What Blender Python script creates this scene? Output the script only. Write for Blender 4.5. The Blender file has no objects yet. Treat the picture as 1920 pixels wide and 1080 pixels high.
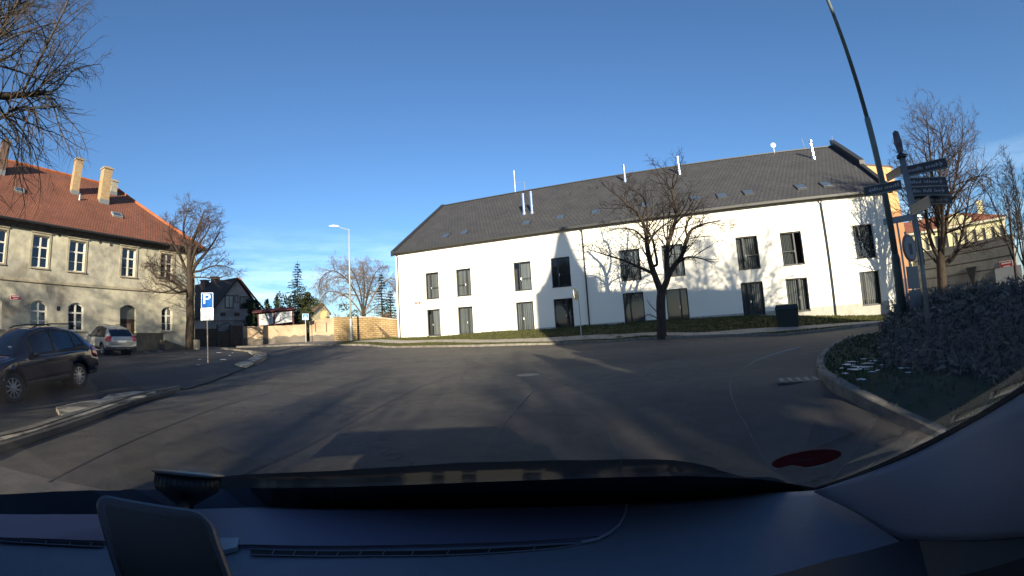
import bpy, math, random
import numpy as np
from mathutils import Vector, Matrix
from mathutils.geometry import delaunay_2d_cdt
R = math.radians
SC = bpy.context.scene
COL = SC.collection
EYE = 1.5
# ------------------------------------------------------------------ camera: wide action-cam lens inside the car
LF, LA, LB = 749.62, -.26433, .13913          # lens curve: theta = q + LA q^3 + LB q^4, q = radius / LF
PITCH, ROLL = .0958, .06267
_u = np.array([-math.sin(ROLL)*math.cos(PITCH), math.cos(ROLL)*math.cos(PITCH), math.sin(PITCH)])
_f = np.array([0, 0, 1.]) - _u[2]*_u; _f /= np.linalg.norm(_f)
_r = np.cross(_f, _u)
if _r[0] < 0: _r = -_r
CM = np.array([_r, _f, _u])
cd = bpy.data.cameras.new('Camera'); cam = bpy.data.objects.new('Camera', cd); COL.objects.link(cam); SC.camera = cam
cd.type = 'PANO'; cd.panorama_type = 'FISHEYE_LENS_POLYNOMIAL'; cd.fisheye_fov = math.pi
cd.sensor_fit = 'HORIZONTAL'; cd.sensor_width = 36; _mm = 36/1920
cd.fisheye_polynomial_k0 = 0; cd.fisheye_polynomial_k1 = -1/(LF*_mm); cd.fisheye_polynomial_k2 = 0
cd.fisheye_polynomial_k3 = -LA/(LF*_mm)**3; cd.fisheye_polynomial_k4 = -LB/(LF*_mm)**4
cd.clip_start = .01; cd.clip_end = 5000
cam.matrix_world = Matrix(((CM[0][0], CM[0][1], -CM[0][2], 0), (CM[1][0], CM[1][1], -CM[1][2], 0),
                           (CM[2][0], CM[2][1], -CM[2][2], EYE), (0, 0, 0, 1)))
# ------------------------------------------------------------------ light
SUN_EL, SUN_AZ = 14.5, 173.0                   # azimuth clockwise from +Y: low behind the car
w = bpy.data.worlds.new('World'); SC.world = w; w.use_nodes = True
nt = w.node_tree; bg = nt.nodes['Background']
sky = nt.nodes.new('ShaderNodeTexSky'); sky.sky_type = 'NISHITA'; sky.sun_disc = False
sky.sun_elevation = R(SUN_EL); sky.sun_rotation = R(SUN_AZ); sky.altitude = 300
sky.air_density = 1.0; sky.dust_density = .6; sky.ozone_density = 5.0
SKY_S = .089
# thin high cirrus low over the horizon, mixed into the sky itself
tc = nt.nodes.new('ShaderNodeTexCoord'); mp = nt.nodes.new('ShaderNodeMapping'); mp.inputs['Scale'].default_value = (2.2, 2.2, 16)
mp.inputs['Rotation'].default_value = (0, R(-6), 0)
no = nt.nodes.new('ShaderNodeTexNoise'); no.inputs['Scale'].default_value = 1.6; no.inputs['Detail'].default_value = 7; no.inputs['Roughness'].default_value = .62
cr = nt.nodes.new('ShaderNodeValToRGB'); cr.color_ramp.elements[0].position = .42; cr.color_ramp.elements[1].position = .66
sx = nt.nodes.new('ShaderNodeSeparateXYZ')
mr = nt.nodes.new('ShaderNodeMapRange'); mr.inputs['From Min'].default_value = .26; mr.inputs['From Max'].default_value = .07
mr.inputs['To Min'].default_value = 0; mr.inputs['To Max'].default_value = .6
mul = nt.nodes.new('ShaderNodeMath'); mul.operation = 'MULTIPLY'
mx = nt.nodes.new('ShaderNodeMix'); mx.data_type = 'RGBA'; mx.inputs[7].default_value = (7, 8.6, 10, 1)
L_ = nt.links.new
L_(tc.outputs['Generated'], mp.inputs[0]); L_(mp.outputs[0], no.inputs['Vector']); L_(no.outputs['Fac'], cr.inputs[0])
L_(tc.outputs['Generated'], sx.inputs[0]); L_(sx.outputs['Z'], mr.inputs['Value'])
L_(cr.outputs[0], mul.inputs[0]); L_(mr.outputs[0], mul.inputs[1]); L_(mul.outputs[0], mx.inputs[0])
L_(sky.outputs[0], mx.inputs[6]); L_(mx.outputs[2], bg.inputs[0]); bg.inputs[1].default_value = SKY_S
sl = bpy.data.lights.new('Sun', 'SUN'); sun = bpy.data.objects.new('Sun', sl); COL.objects.link(sun)
sl.energy = 5.0; sl.angle = R(.5); sl.color = (1, .87, .66)
SDIR = Vector((math.sin(R(SUN_AZ))*math.cos(R(SUN_EL)), math.cos(R(SUN_AZ))*math.cos(R(SUN_EL)), math.sin(R(SUN_EL))))
sun.rotation_euler = SDIR.to_track_quat('Z', 'Y').to_euler()
SC.view_settings.view_transform = 'Standard'; SC.view_settings.look = 'None'; SC.view_settings.exposure = 1.35
SC.cycles.max_bounces = 6; SC.cycles.transparent_max_bounces = 12
SC.cycles.use_denoising = True

# ------------------------------------------------------------------ helpers
def ray(px, py):
    x, y = px-960, -(py-540); r = math.hypot(x, y)+1e-9; q = r/LF; th = q*(1+LA*q*q+LB*q**3)
    return CM @ np.array([x/r*math.sin(th), y/r*math.sin(th), math.cos(th)])
def at(px, py, D):
    """Point of the place seen at that pixel, D metres away along the ground."""
    v = ray(px, py); return Vector(v*(D/math.hypot(v[0], v[1]))+np.array([0, 0, EYE]))
def onplane(px, py, p0, n):
    v = Vector(ray(px, py)); o = Vector((0, 0, EYE)); return o+v*((Vector(p0)-o).dot(n)/v.dot(n))
def tag(o, label=None, cat=None, group=None, kind=None):
    if label: o['label'] = label
    if cat: o['category'] = cat
    if group: o['group'] = group
    if kind: o['kind'] = kind
    return o
def empty(name, loc, rz=0, label=None, cat=None, group=None):
    o = bpy.data.objects.new(name, None); COL.objects.link(o); o.location = loc; o.rotation_euler = (0, 0, rz)
    o.empty_display_size = .2
    return tag(o, label, cat, group)
class MB:
    def __init__(s): s.v = []; s.f = []; s.uv = {}; s.mi = []
    def add(s, vs, fs, uvs=None):
        b = len(s.v); s.v += [tuple(v) for v in vs]
        for i, f in enumerate(fs):
            s.f.append([b+k for k in f])
            if uvs: s.uv[len(s.f)-1] = uvs[i]
    def quad(s, a, b, c, d, uv=None):
        s.add([a, b, c, d], [(0, 1, 2, 3)], [uv] if uv else None)
    def box(s, c, size, rz=0, M=None):
        hx, hy, hz = [k/2 for k in size]; vs = []
        for dx, dy, dz in ((-1,-1,-1),(1,-1,-1),(1,1,-1),(-1,1,-1),(-1,-1,1),(1,-1,1),(1,1,1),(-1,1,1)):
            p = Vector((dx*hx, dy*hy, dz*hz))
            if rz: p = Matrix.Rotation(rz, 3, 'Z') @ p
            if M: p = M @ p
            vs.append(p+Vector(c))
        s.add(vs, [(3,2,1,0),(4,5,6,7),(0,1,5,4),(1,2,6,5),(2,3,7,6),(3,0,4,7)]); return s
    def obox(s, o, ax, ay, az):
        """box from corner o with edge vectors"""
        o, ax, ay, az = map(Vector, (o, ax, ay, az))
        vs = [o, o+ax, o+ax+ay, o+ay, o+az, o+ax+az, o+ax+ay+az, o+ay+az]
        s.add(vs, [(3,2,1,0),(4,5,6,7),(0,1,5,4),(1,2,6,5),(2,3,7,6),(3,0,4,7)]); return s
    def tube(s, pts, rad, n=6, cap=True):
        pts = [Vector(p) for p in pts]; N = len(pts)
        if not hasattr(rad, '__len__'): rad = [rad]*N
        b = len(s.v); t0 = (pts[1]-pts[0]).normalized()
        up = Vector((0, 0, 1)) if abs(t0.z) < .9 else Vector((1, 0, 0))
        a = t0.cross(up).normalized()
        for i, p in enumerate(pts):
            t = (pts[min(i+1, N-1)]-pts[max(i-1, 0)]).normalized()
            a = (a-t*a.dot(t)); a = a.normalized() if a.length > 1e-6 else t.orthogonal().normalized()
            c = t.cross(a)
            for k in range(n):
                an = 2*math.pi*k/n; s.v.append(tuple(p+(a*math.cos(an)+c*math.sin(an))*rad[i]))
        for i in range(N-1):
            for k in range(n):
                k2 = (k+1) % n; s.f.append([b+i*n+k, b+i*n+k2, b+(i+1)*n+k2, b+(i+1)*n+k])
        if cap and n > 3:
            s.f.append([b+k for k in range(n)][::-1]); s.f.append([b+(N-1)*n+k for k in range(n)])
        return s
    def lathe(s, prof, n=24, M=None, axis='z'):
        b = len(s.v); M = M or Matrix.Identity(4)
        for r, z in prof:
            for k in range(n):
                an = 2*math.pi*k/n; s.v.append(tuple(M @ Vector((r*math.cos(an), r*math.sin(an), z))))
        for i in range(len(prof)-1):
            for k in range(n):
                k2 = (k+1) % n; s.f.append([b+i*n+k, b+i*n+k2, b+(i+1)*n+k2, b+(i+1)*n+k])
        s.f.append([b+k for k in range(n)][::-1]); s.f.append([b+(len(prof)-1)*n+k for k in range(n)])
        return s
    def prism(s, poly, o, ax, ay, dep):
        """2-D polygon (x,y) in the plane o,ax,ay, given thickness vector dep"""
        o, ax, ay, dep = map(Vector, (o, ax, ay, dep)); n = len(poly)
        vs = [o+ax*x+ay*y for x, y in poly]; vs += [v+dep for v in vs]
        s.add(vs, [tuple(range(n))[::-1], tuple(range(n, 2*n))]+[(k, (k+1) % n, n+(k+1) % n, n+k) for k in range(n)]); return s
    def build(s, name, m, parent=None, smooth=False, loc=None, bevel=0):
        me = bpy.data.meshes.new(name); vs = s.v
        if loc is not None: vs = [tuple(Vector(v)-Vector(loc)) for v in vs]
        me.from_pydata(vs, [], s.f)
        if s.uv:
            ul = me.uv_layers.new(name='UVMap')
            for fi, uvs in s.uv.items():
                for k, li in enumerate(me.polygons[fi].loop_indices): ul.data[li].uv = uvs[k]
        if smooth: me.polygons.foreach_set('use_smooth', [True]*len(me.polygons))
        o = bpy.data.objects.new(name, me); COL.objects.link(o)
        if m: me.materials.append(m)
        if loc is not None: o.location = loc
        if parent: o.parent = parent
        if bevel:
            b = o.modifiers.new('b', 'BEVEL'); b.width = bevel; b.segments = 2; b.limit_method = 'ANGLE'
        me.update(); return o
def kids(o): return [c for c in bpy.data.objects if c.parent == o]
def copy_tree(o, parent=None):
    c = o.copy(); COL.objects.link(c); c.parent = parent
    for ch in kids(o): copy_tree(ch, c)
    return c

# ------------------------------------------------------------------ materials
MATS = {}
def mat(name, col, rough=.8, spec=.5, metal=0, var=.0, vscale=6, col2=None, bump=0, bscale=None, stretch=None, detail=6, trans=None, emit=None, coat=0, lo=.35, hi=.65):
    if name in MATS: return MATS[name]
    m = bpy.data.materials.new(name); m.use_nodes = True; n = m.node_tree.nodes; l = m.node_tree.links; b = n['Principled BSDF']
    b.inputs['Base Color'].default_value = (*col, 1); b.inputs['Roughness'].default_value = rough
    b.inputs['Specular IOR Level'].default_value = spec; b.inputs['Metallic'].default_value = metal; b.inputs['Coat Weight'].default_value = coat
    if var or col2 or bump:
        tc = n.new('ShaderNodeTexCoord'); mp = n.new('ShaderNodeMapping'); l.new(tc.outputs['Object'], mp.inputs[0])
        if stretch: mp.inputs['Scale'].default_value = stretch
        no = n.new('ShaderNodeTexNoise'); no.inputs['Scale'].default_value = vscale; no.inputs['Detail'].default_value = detail; no.inputs['Roughness'].default_value = .65
        l.new(mp.outputs[0], no.inputs['Vector'])
        if var or col2:
            c2 = col2 or tuple(max(0, c*(1-var)) for c in col); c1 = col if col2 else tuple(min(1, c*(1+var)) for c in col)
            r_ = n.new('ShaderNodeValToRGB'); r_.color_ramp.elements[0].position = lo; r_.color_ramp.elements[1].position = hi
            r_.color_ramp.elements[0].color = (*c2, 1); r_.color_ramp.elements[1].color = (*c1, 1)
            l.new(no.outputs['Fac'], r_.inputs[0]); l.new(r_.outputs[0], b.inputs['Base Color'])
        if bump:
            n2 = n.new('ShaderNodeTexNoise'); n2.inputs['Scale'].default_value = bscale or vscale*6; n2.inputs['Detail'].default_value = 4
            l.new(mp.outputs[0], n2.inputs['Vector'])
            bp = n.new('ShaderNodeBump'); bp.inputs['Strength'].default_value = bump; bp.inputs['Distance'].default_value = .02
            l.new(n2.outputs['Fac'], bp.inputs['Height']); l.new(bp.outputs[0], b.inputs['Normal'])
    MATS[name] = m; return m
def N(m): return m.node_tree.nodes, m.node_tree.links, m.node_tree.nodes['Principled BSDF']
def tilemat(name, c1, c2, mortar, tw, th, rough=.75, msize=.012, bump=.6, streak=None):
    m = mat(name, c1, rough); n, l, b = N(m)
    uv = n.new('ShaderNodeUVMap'); br = n.new('ShaderNodeTexBrick'); l.new(uv.outputs[0], br.inputs[0])
    br.inputs['Scale'].default_value = 1; br.inputs['Brick Width'].default_value = tw; br.inputs['Row Height'].default_value = th
    br.inputs['Mortar Size'].default_value = msize; br.inputs['Mortar Smooth'].default_value = .3; br.offset = .5; br.inputs['Bias'].default_value = 0
    br.inputs['Color1'].default_value = (*c1, 1); br.inputs['Color2'].default_value = (*c2, 1); br.inputs['Mortar'].default_value = (*mortar, 1)
    no = n.new('ShaderNodeTexNoise'); no.inputs['Scale'].default_value = .6; no.inputs['Detail'].default_value = 8; l.new(uv.outputs[0], no.inputs['Vector'])
    mxn = n.new('ShaderNodeMix'); mxn.data_type = 'RGBA'; mxn.blend_type = 'MULTIPLY'
    r_ = n.new('ShaderNodeValToRGB'); r_.color_ramp.elements[0].position = .3; r_.color_ramp.elements[1].position = .7
    r_.color_ramp.elements[0].color = (*(streak or (.72, .72, .74)), 1)
    l.new(no.outputs['Fac'], r_.inputs[0]); mxn.inputs[0].default_value = 1; l.new(br.outputs['Color'], mxn.inputs[6]); l.new(r_.outputs[0], mxn.inputs[7]); l.new(mxn.outputs[2], b.inputs['Base Color'])
    bp = n.new('ShaderNodeBump'); bp.inputs['Strength'].default_value = bump; bp.inputs['Distance'].default_value = .03; bp.invert = True
    l.new(br.outputs['Fac'], bp.inputs['Height']); l.new(bp.outputs[0], b.inputs['Normal'])
    return m
def glassmat(name, tint=(.8, .85, .9), mixfac=.5, rough=.03, gcol=(.9, .9, .95), fres=1.45):
    """see-through pane: fresnel sky reflection over a tinted transparent layer"""
    m = bpy.data.materials.new(name); m.use_nodes = True; n = m.node_tree.nodes; l = m.node_tree.links; n.clear()
    o = n.new('ShaderNodeOutputMaterial'); t = n.new('ShaderNodeBsdfTransparent'); g = n.new('ShaderNodeBsdfGlossy'); mx = n.new('ShaderNodeMixShader'); fr = n.new('ShaderNodeFresnel')
    fr.inputs[0].default_value = fres; t.inputs[0].default_value = (*tint, 1); g.inputs[0].default_value = (*gcol, 1); g.inputs['Roughness'].default_value = rough
    l.new(fr.outputs[0], mx.inputs[0]); l.new(t.outputs[0], mx.inputs[1]); l.new(g.outputs[0], mx.inputs[2]); l.new(mx.outputs[0], o.inputs[0])
    MATS[name] = m; return m

asphalt = mat('asphalt', (.055, .049, .043), .82, .35, var=.0)
def _asph():
    n, l, b = N(asphalt)
    tc = n.new('ShaderNodeTexCoord'); big = n.new('ShaderNodeTexNoise'); big.inputs['Scale'].default_value = .18; big.inputs['Detail'].default_value = 6; big.inputs['Distortion'].default_value = .6
    mp = n.new('ShaderNodeMapping'); mp.inputs['Scale'].default_value = (.5, 1.6, 1); mp.inputs['Rotation'].default_value = (0, 0, R(-25))
    l.new(tc.outputs['Object'], mp.inputs[0]); l.new(mp.outputs[0], big.inputs['Vector'])
    fine = n.new('ShaderNodeTexNoise'); fine.inputs['Scale'].default_value = 45; fine.inputs['Detail'].default_value = 6; fine.inputs['Roughness'].default_value = .8; l.new(tc.outputs['Object'], fine.inputs['Vector'])
    r1 = n.new('ShaderNodeValToRGB'); r1.color_ramp.elements[0].position = .35; r1.color_ramp.elements[1].position = .68
    r1.color_ramp.elements[0].color = (.058, .054, .052, 1); r1.color_ramp.elements[1].color = (.104, .094, .082, 1)
    r2 = n.new('ShaderNodeValToRGB'); r2.color_ramp.elements[0].position = .3; r2.color_ramp.elements[1].position = .72
    r2.color_ramp.elements[0].color = (.55, .55, .55, 1); r2.color_ramp.elements[1].color = (1.35, 1.33, 1.3, 1)
    mx = n.new('ShaderNodeMix'); mx.data_type = 'RGBA'; mx.blend_type = 'MULTIPLY'; mx.inputs[0].default_value = 1
    l.new(big.outputs['Fac'], r1.inputs[0]); l.new(fine.outputs['Fac'], r2.inputs[0]); l.new(r1.outputs[0], mx.inputs[6]); l.new(r2.outputs[0], mx.inputs[7]); l.new(mx.outputs[2], b.inputs['Base Color'])
    vo = n.new('ShaderNodeTexVoronoi'); vo.feature = 'DISTANCE_TO_EDGE'; vo.inputs['Scale'].default_value = .16; wn = n.new('ShaderNodeTexNoise'); wn.inputs['Scale'].default_value = .9; wn.inputs['Detail'].default_value = 5
    l.new(tc.outputs['Object'], wn.inputs['Vector']); ad = n.new('ShaderNodeMix'); ad.data_type = 'VECTOR'; ad.inputs[0].default_value = .82; sc_ = n.new('ShaderNodeVectorMath'); sc_.operation = 'MULTIPLY_ADD'; sc_.inputs[1].default_value = (2.6, 2.6, 0)
    l.new(wn.outputs['Color'], sc_.inputs[0]); l.new(tc.outputs['Object'], sc_.inputs[2]); l.new(sc_.outputs[0], vo.inputs['Vector'])
    rc = n.new('ShaderNodeValToRGB'); rc.color_ramp.elements[0].position = .0; rc.color_ramp.elements[0].color = (.35, .35, .35, 1); rc.color_ramp.elements[1].position = .006; rc.color_ramp.elements[1].color = (1, 1, 1, 1); l.new(vo.outputs['Distance'], rc.inputs[0])
    mid = n.new('ShaderNodeTexNoise'); mid.inputs['Scale'].default_value = 2.4; mid.inputs['Detail'].default_value = 9; mid.inputs['Roughness'].default_value = .7; l.new(tc.outputs['Object'], mid.inputs['Vector'])
    r4 = n.new('ShaderNodeValToRGB'); r4.color_ramp.elements[0].position = .35; r4.color_ramp.elements[1].position = .66; r4.color_ramp.elements[0].color = (.72, .72, .74, 1); r4.color_ramp.elements[1].color = (1.18, 1.16, 1.12, 1); l.new(mid.outputs['Fac'], r4.inputs[0])
    gr = n.new('ShaderNodeTexNoise'); gr.inputs['Scale'].default_value = 14; gr.inputs['Detail'].default_value = 2; l.new(tc.outputs['Object'], gr.inputs['Vector']); r5 = n.new('ShaderNodeValToRGB'); r5.color_ramp.elements[0].position = .74; r5.color_ramp.elements[1].position = .78; r5.color_ramp.elements[0].color = (0, 0, 0, 1); r5.color_ramp.elements[1].color = (1, 1, 1, 1); l.new(gr.outputs['Fac'], r5.inputs[0])
    prev = mx.outputs[2]
    for o2 in (rc, r4):
        m2 = n.new('ShaderNodeMix'); m2.data_type = 'RGBA'; m2.blend_type = 'MULTIPLY'; m2.inputs[0].default_value = 1; l.new(prev, m2.inputs[6]); l.new(o2.outputs[0], m2.inputs[7]); prev = m2.outputs[2]
    m3 = n.new('ShaderNodeMix'); m3.data_type = 'RGBA'; m3.inputs[7].default_value = (.20, .19, .18, 1); l.new(r5.outputs[0], m3.inputs[0]); l.new(prev, m3.inputs[6]); l.new(m3.outputs[2], b.inputs['Base Color'])
    bp = n.new('ShaderNodeBump'); bp.inputs['Strength'].default_value = .5; bp.inputs['Distance'].default_value = .012; l.new(fine.outputs['Fac'], bp.inputs['Height']); l.new(bp.outputs[0], b.inputs['Normal'])
_asph()
grass_m = mat('grass', (.085, .095, .025), .95, .1, col2=(.045, .040, .02), vscale=3, bump=.8, bscale=40)
verge_m = mat('verge_soil', (.085, .090, .035), .95, .1, col2=(.05, .042, .022), vscale=2.2, bump=.8, bscale=40)
bank_m = mat('bank_soil', (.05, .07, .035), .95, .1, col2=(.055, .05, .035), vscale=2.5, bump=.8, bscale=40)
cobble = tilemat('cobble', (.072, .066, .060), (.045, .043, .042), (.025, .024, .022), .16, .12, .8, .02, .9, (.55, .55, .58))
kerb_m = mat('kerb_stone', (.22, .20, .165), .85, .3, col2=(.10, .09, .08), vscale=3, bump=.5)
slab_m = mat('pale_slab', (.46, .40, .30), .85, .3, col2=(.13, .115, .09), vscale=1.3, bump=.5, lo=.42, hi=.52)
path_m = mat('path', (.28, .25, .21), .85, .3, var=.2, vscale=2, bump=.3)
snow_m = mat('snow', (.62, .64, .68), .6, .3, bump=.5, vscale=6)
white_wall = mat('white_render', (.80, .77, .68), .85, .2, var=.015, vscale=.6, bump=.08, bscale=60)
plinth_m = mat('plinth', (.36, .34, .30), .85, .2, var=.1, vscale=3, bump=.2)
slate = tilemat('slate_roof', (.056, .055, .057), (.044, .043, .045), (.026, .026, .027), .33, .42, .75, .04, .7)
redtile = tilemat('red_tiles', (.30, .105, .052), (.22, .078, .042), (.10, .04, .026), .2, .30, .8, .03, .9, (.68, .66, .66))
darktile = tilemat('dark_tiles', (.075, .05, .04), (.05, .035, .03), (.03, .02, .02), .22, .30, .85, .02, .8)
anth = mat('anthracite_metal', (.024, .025, .027), .55, .4)
steel = mat('stainless', (.75, .75, .76), .25, .5, metal=1)
galv = mat('galvanised', (.38, .39, .38), .5, .5, metal=.5, var=.15, vscale=12)
dark_pole = mat('dark_green_pole', (.045, .068, .068), .5, .5, var=.15, vscale=8)
pale_pole = mat('pale_pole', (.30, .32, .29), .5, .5, var=.1, vscale=8)
bark = mat('bark', (.065, .050, .038), .95, .1, col2=(.030, .024, .020), vscale=9, bump=.9, stretch=(1, 1, .3))
twig_m = mat('twigs', (.030, .025, .023), .95, .1, var=.25, vscale=4)
twig_red = mat('twigs_warm', (.070, .050, .044), .95, .1, var=.25, vscale=4)
twig_grey = mat('twigs_grey', (.085, .07, .058), .95, .1, var=.2, vscale=4)
willow_m = mat('willow_twigs', (.17, .125, .085), .95, .1, var=.25, vscale=2)
conifer_m = mat('conifer', (.030, .048, .026), .9, .1, col2=(.018, .03, .02), vscale=3)
yew_m = mat('yew', (.07, .075, .025), .9, .1, col2=(.03, .04, .015), vscale=3)
juniper_m = mat('juniper', (.05, .055, .025), .9, .1, col2=(.025, .035, .018), vscale=3)
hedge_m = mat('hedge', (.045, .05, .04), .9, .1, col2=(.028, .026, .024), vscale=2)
curtain_m = mat('curtain', (.24, .25, .25), .95, .1, var=.3, vscale=1.5, stretch=(14, 14, .3))
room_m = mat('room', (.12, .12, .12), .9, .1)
pane_m = glassmat('window_glass', (.60, .63, .65), fres=1.6, gcol=(.6, .62, .65))
white_frame = mat('white_frame', (.62, .60, .53), .6, .4, var=.08, vscale=6)
black_m = mat('black_plastic', (.012, .012, .014), .5, .4)
red_sign = mat('red_enamel', (.42, .03, .025), .35, .5)
white_sign = mat('white_enamel', (.82, .82, .80), .35, .5)
blue_sign = mat('blue_reflective', (.012, .10, .36), .75, .1)
# ------------------------------------------------------------------ the lie of the land
TP = [(0,0,0),(-3,4,0),(3,5,0),(0,-20,0),(-30,-25,.3),(30,-25,.2),(-50,0,.9),(55,0,.2),(0,10,0),(-70,40,1.3),(70,30,.4),(0,80,2),(-40,80,1.8),(50,80,1),(-20,-60,.3),(20,-60,.2),(0,20,.02),(8,18,.02)]
for px, py, D in ((740,648,32.5),(1036,645,26.5),(1200,637,25),(1450,628,25),(1650,608,27.5),(720,639,36),(1160,632,27.5),(1500,614,27.5),(1681,601,30),
                  (495,672,28),(390,682,25),(200,667,30),(151,726,16),(20,745,14.5),(0,835,8.5),(335,735,15.3),(458,650,46),(570,643,44),(660,640,41.5),
                  (370,652,38),(430,652,44),(1590,640,17),(1545,690,11.2),(1650,760,7),(1750,808,5.7),(1745,695,9.8),(990,703,12.3)):
    TP.append(tuple(at(px, py, D)))
WA = R(109.21); WD = Vector((math.sin(WA), math.cos(WA), 0)); WN = Vector((-WD.y, WD.x, 0)); W0 = Vector((-10.62, 36.22, 0))   # white building: along, into, left corner
for u, z in ((0,1.0),(9.4,1.07),(17.4,1.07),(21.9,1.12),(28.4,1.0),(33.1,.62),(38.7,.2)):
    p = W0+WD*u; TP.append((p.x, p.y, z)); p = p+WN*14; TP.append((p.x, p.y, z+.2))
OA = R(18.33); OD = Vector((math.sin(OA), math.cos(OA), 0)); ON = Vector((-OD.y, OD.x, 0)); O0 = ON*33.3   # old building
for u in (-10, 0, 8, 14, 19):
    p = O0+OD*u; TP.append((p.x, p.y, 1.15)); p = p+ON*12; TP.append((p.x, p.y, 1.2))
_P = np.array(TP)
def _k(r): return r
_n = len(_P); _D = np.hypot(_P[:, None, 0]-_P[None, :, 0], _P[:, None, 1]-_P[None, :, 1])
_A = np.zeros((_n+1, _n+1)); _A[:_n, :_n] = -_D+np.eye(_n)*-1.2; _A[:_n, _n] = 1; _A[_n, :_n] = 1
_w = np.linalg.solve(_A, np.append(_P[:, 2], 0))
def T(x, y):
    r = np.hypot(_P[:, 0]-x, _P[:, 1]-y); return float(-(_w[:_n]*np.sqrt(r*r+.3)).sum()+_w[_n])
def onT(px, py, dz=0):
    """where a pixel's ray meets the land"""
    v = ray(px, py); lo, t = 2., 2.
    while t < 120:
        if EYE+v[2]*t < T(v[0]*t, v[1]*t)+dz: break
        lo = t; t *= 1.04
    hi = t
    for _ in range(30):
        m = (lo+hi)/2
        if EYE+v[2]*m < T(v[0]*m, v[1]*m)+dz: hi = m
        else: lo = m
    return Vector((v[0]*lo, v[1]*lo, T(v[0]*lo, v[1]*lo)))
def G(x, y, dz=0): return Vector((x, y, T(x, y)+dz))
def sheet(name, poly, dz, m, step=1.0, skirt=0, uv=False, kind='structure', label=None, cat=None):
    """a patch of ground following the land: polygon in x,y, raised dz, with a vertical edge of depth skirt"""
    P2 = [Vector(p[:2]) for p in poly]; pts = []
    for i, a in enumerate(P2):
        b = P2[(i+1) % len(P2)]; k = max(1, int((b-a).length/step))
        pts += [a+(b-a)*j/k for j in range(k)]
    nb = len(pts); edges = [(i, (i+1) % nb) for i in range(nb)]
    xs = [p.x for p in pts]; ys = [p.y for p in pts]
    def inside(x, y):
        c = False; j = nb-1
        for i in range(nb):
            if (pts[i].y > y) != (pts[j].y > y) and x < (pts[j].x-pts[i].x)*(y-pts[i].y)/(pts[j].y-pts[i].y)+pts[i].x: c = not c
            j = i
        return c
    allp = list(pts); x = min(xs)
    while x < max(xs):
        y = min(ys)
        while y < max(ys):
            if inside(x, y) and min((p-Vector((x, y))).length_squared for p in pts) > (step*.35)**2: allp.append(Vector((x, y)))
            y += step
        x += step
    vs, _, fs, *_r = delaunay_2d_cdt(allp, edges, [list(range(nb))], 1, 1e-5)
    mb = MB(); V = [(v.x, v.y, T(v.x, v.y)+dz) for v in vs]
    mb.add(V, fs, [[(V[k][0], V[k][1]) for k in f] for f in fs] if uv else None)
    if skirt:
        for i in range(nb):
            a, b = pts[i], pts[(i+1) % nb]; za, zb = T(a.x, a.y)+dz, T(b.x, b.y)+dz
            mb.quad((a.x, a.y, za-skirt), (b.x, b.y, zb-skirt), (b.x, b.y, zb), (a.x, a.y, za), [(0, 0)]*4 if uv else None)
    o = mb.build(name, m); tag(o, label, cat, None, kind); return o
def strip(name, line, width, h, m, dz=0, step=.5, side=0):
    """kerb: a raised strip following a line on the land"""
    P2 = []
    for a, b in zip(line[:-1], line[1:]):
        a, b = Vector(a[:2]), Vector(b[:2]); k = max(1, int((b-a).length/step)); P2 += [a+(b-a)*j/k for j in range(k)]
    P2.append(Vector(line[-1][:2])); mb = MB(); prof = [(0, -.3), (0, h-.02), (.02, h), (width-.02, h), (width, h-.02), (width, -.3)]
    for i, p in enumerate(P2):
        t = (P2[min(i+1, len(P2)-1)]-P2[max(i-1, 0)]).normalized(); nn = Vector((t.y, -t.x)); base = T(p.x, p.y)+dz
        for o, z in prof: q = p+nn*(o+side); mb.v.append((q.x, q.y, base+z))
    k = len(prof)
    for i in range(len(P2)-1):
        for j in range(k-1): mb.f.append([i*k+j, i*k+j+1, (i+1)*k+j+1, (i+1)*k+j])
    mb.f.append(list(range(k))); mb.f.append([(len(P2)-1)*k+j for j in range(k)][::-1])
    o = mb.build(name, m); tag(o, kind='structure'); return o
def smooth(pts, k=6):
    out = []
    for i in range(len(pts)-1):
        p0, p1, p2, p3 = pts[max(i-1, 0)], pts[i], pts[i+1], pts[min(i+2, len(pts)-1)]
        for j in range(k):
            t = j/k; out.append(.5*((2*p1)+(p2-p0)*t+(2*p0-5*p1+4*p2-p3)*t*t+(3*p1-p0-3*p2+p3)*t**3))
    out.append(pts[-1]); return out
# ================================================================== SETTING
# far ground to the horizon and the asphalt (one sheet under everything)
def _ground():
    mb = MB(); S = 3000; mb.add([(-S,-S,-.8),(S,-S,-.8),(S,S,-.8),(-S,S,-.8)], [(0,1,2,3)])
    o = mb.build('ground', mat('far_ground', (.09, .08, .045), .95, .1, col2=(.05, .06, .03), vscale=.02)); tag(o, kind='structure')
    mb = MB(); xs = np.arange(-75, 76, 1.0); ys = np.arange(-62, 90, 1.0); k = len(ys)
    for x in xs:
        for y in ys:
            e = max(0, abs(x)-70, y-84, -56-y); mb.v.append((x, y, T(x, y)-e*.5))
    for i in range(len(xs)-1):
        for j in range(k-1): mb.f.append([i*k+j, (i+1)*k+j, (i+1)*k+j+1, i*k+j+1])
    o = mb.build('road', asphalt, smooth=True); tag(o, kind='structure')
_ground()
# far side of the road: kerb, grass strip, path, grass up to the white building
far = [onT(x, y) for x, y in ((443,652),(554,648),(627,648),(700,649),(800,651),(900,649.5),(1036,646),(1120,642),(1200,637),(1300,633),(1400,630),(1500,626),(1580,617),(1650,608),(1690,603))]
far = smooth(far, 4)
far.append(far[-1]+(far[-1]-far[-2]).normalized()*25)
strip('kerb_far', far, .16, .13, kerb_m)
back = [W0+WD*46+WN*.2, W0+WN*.2-WD*.2, at(735, 637, 41.5), at(660, 637, 43), at(570, 641, 46), at(445, 650, 48)]
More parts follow.
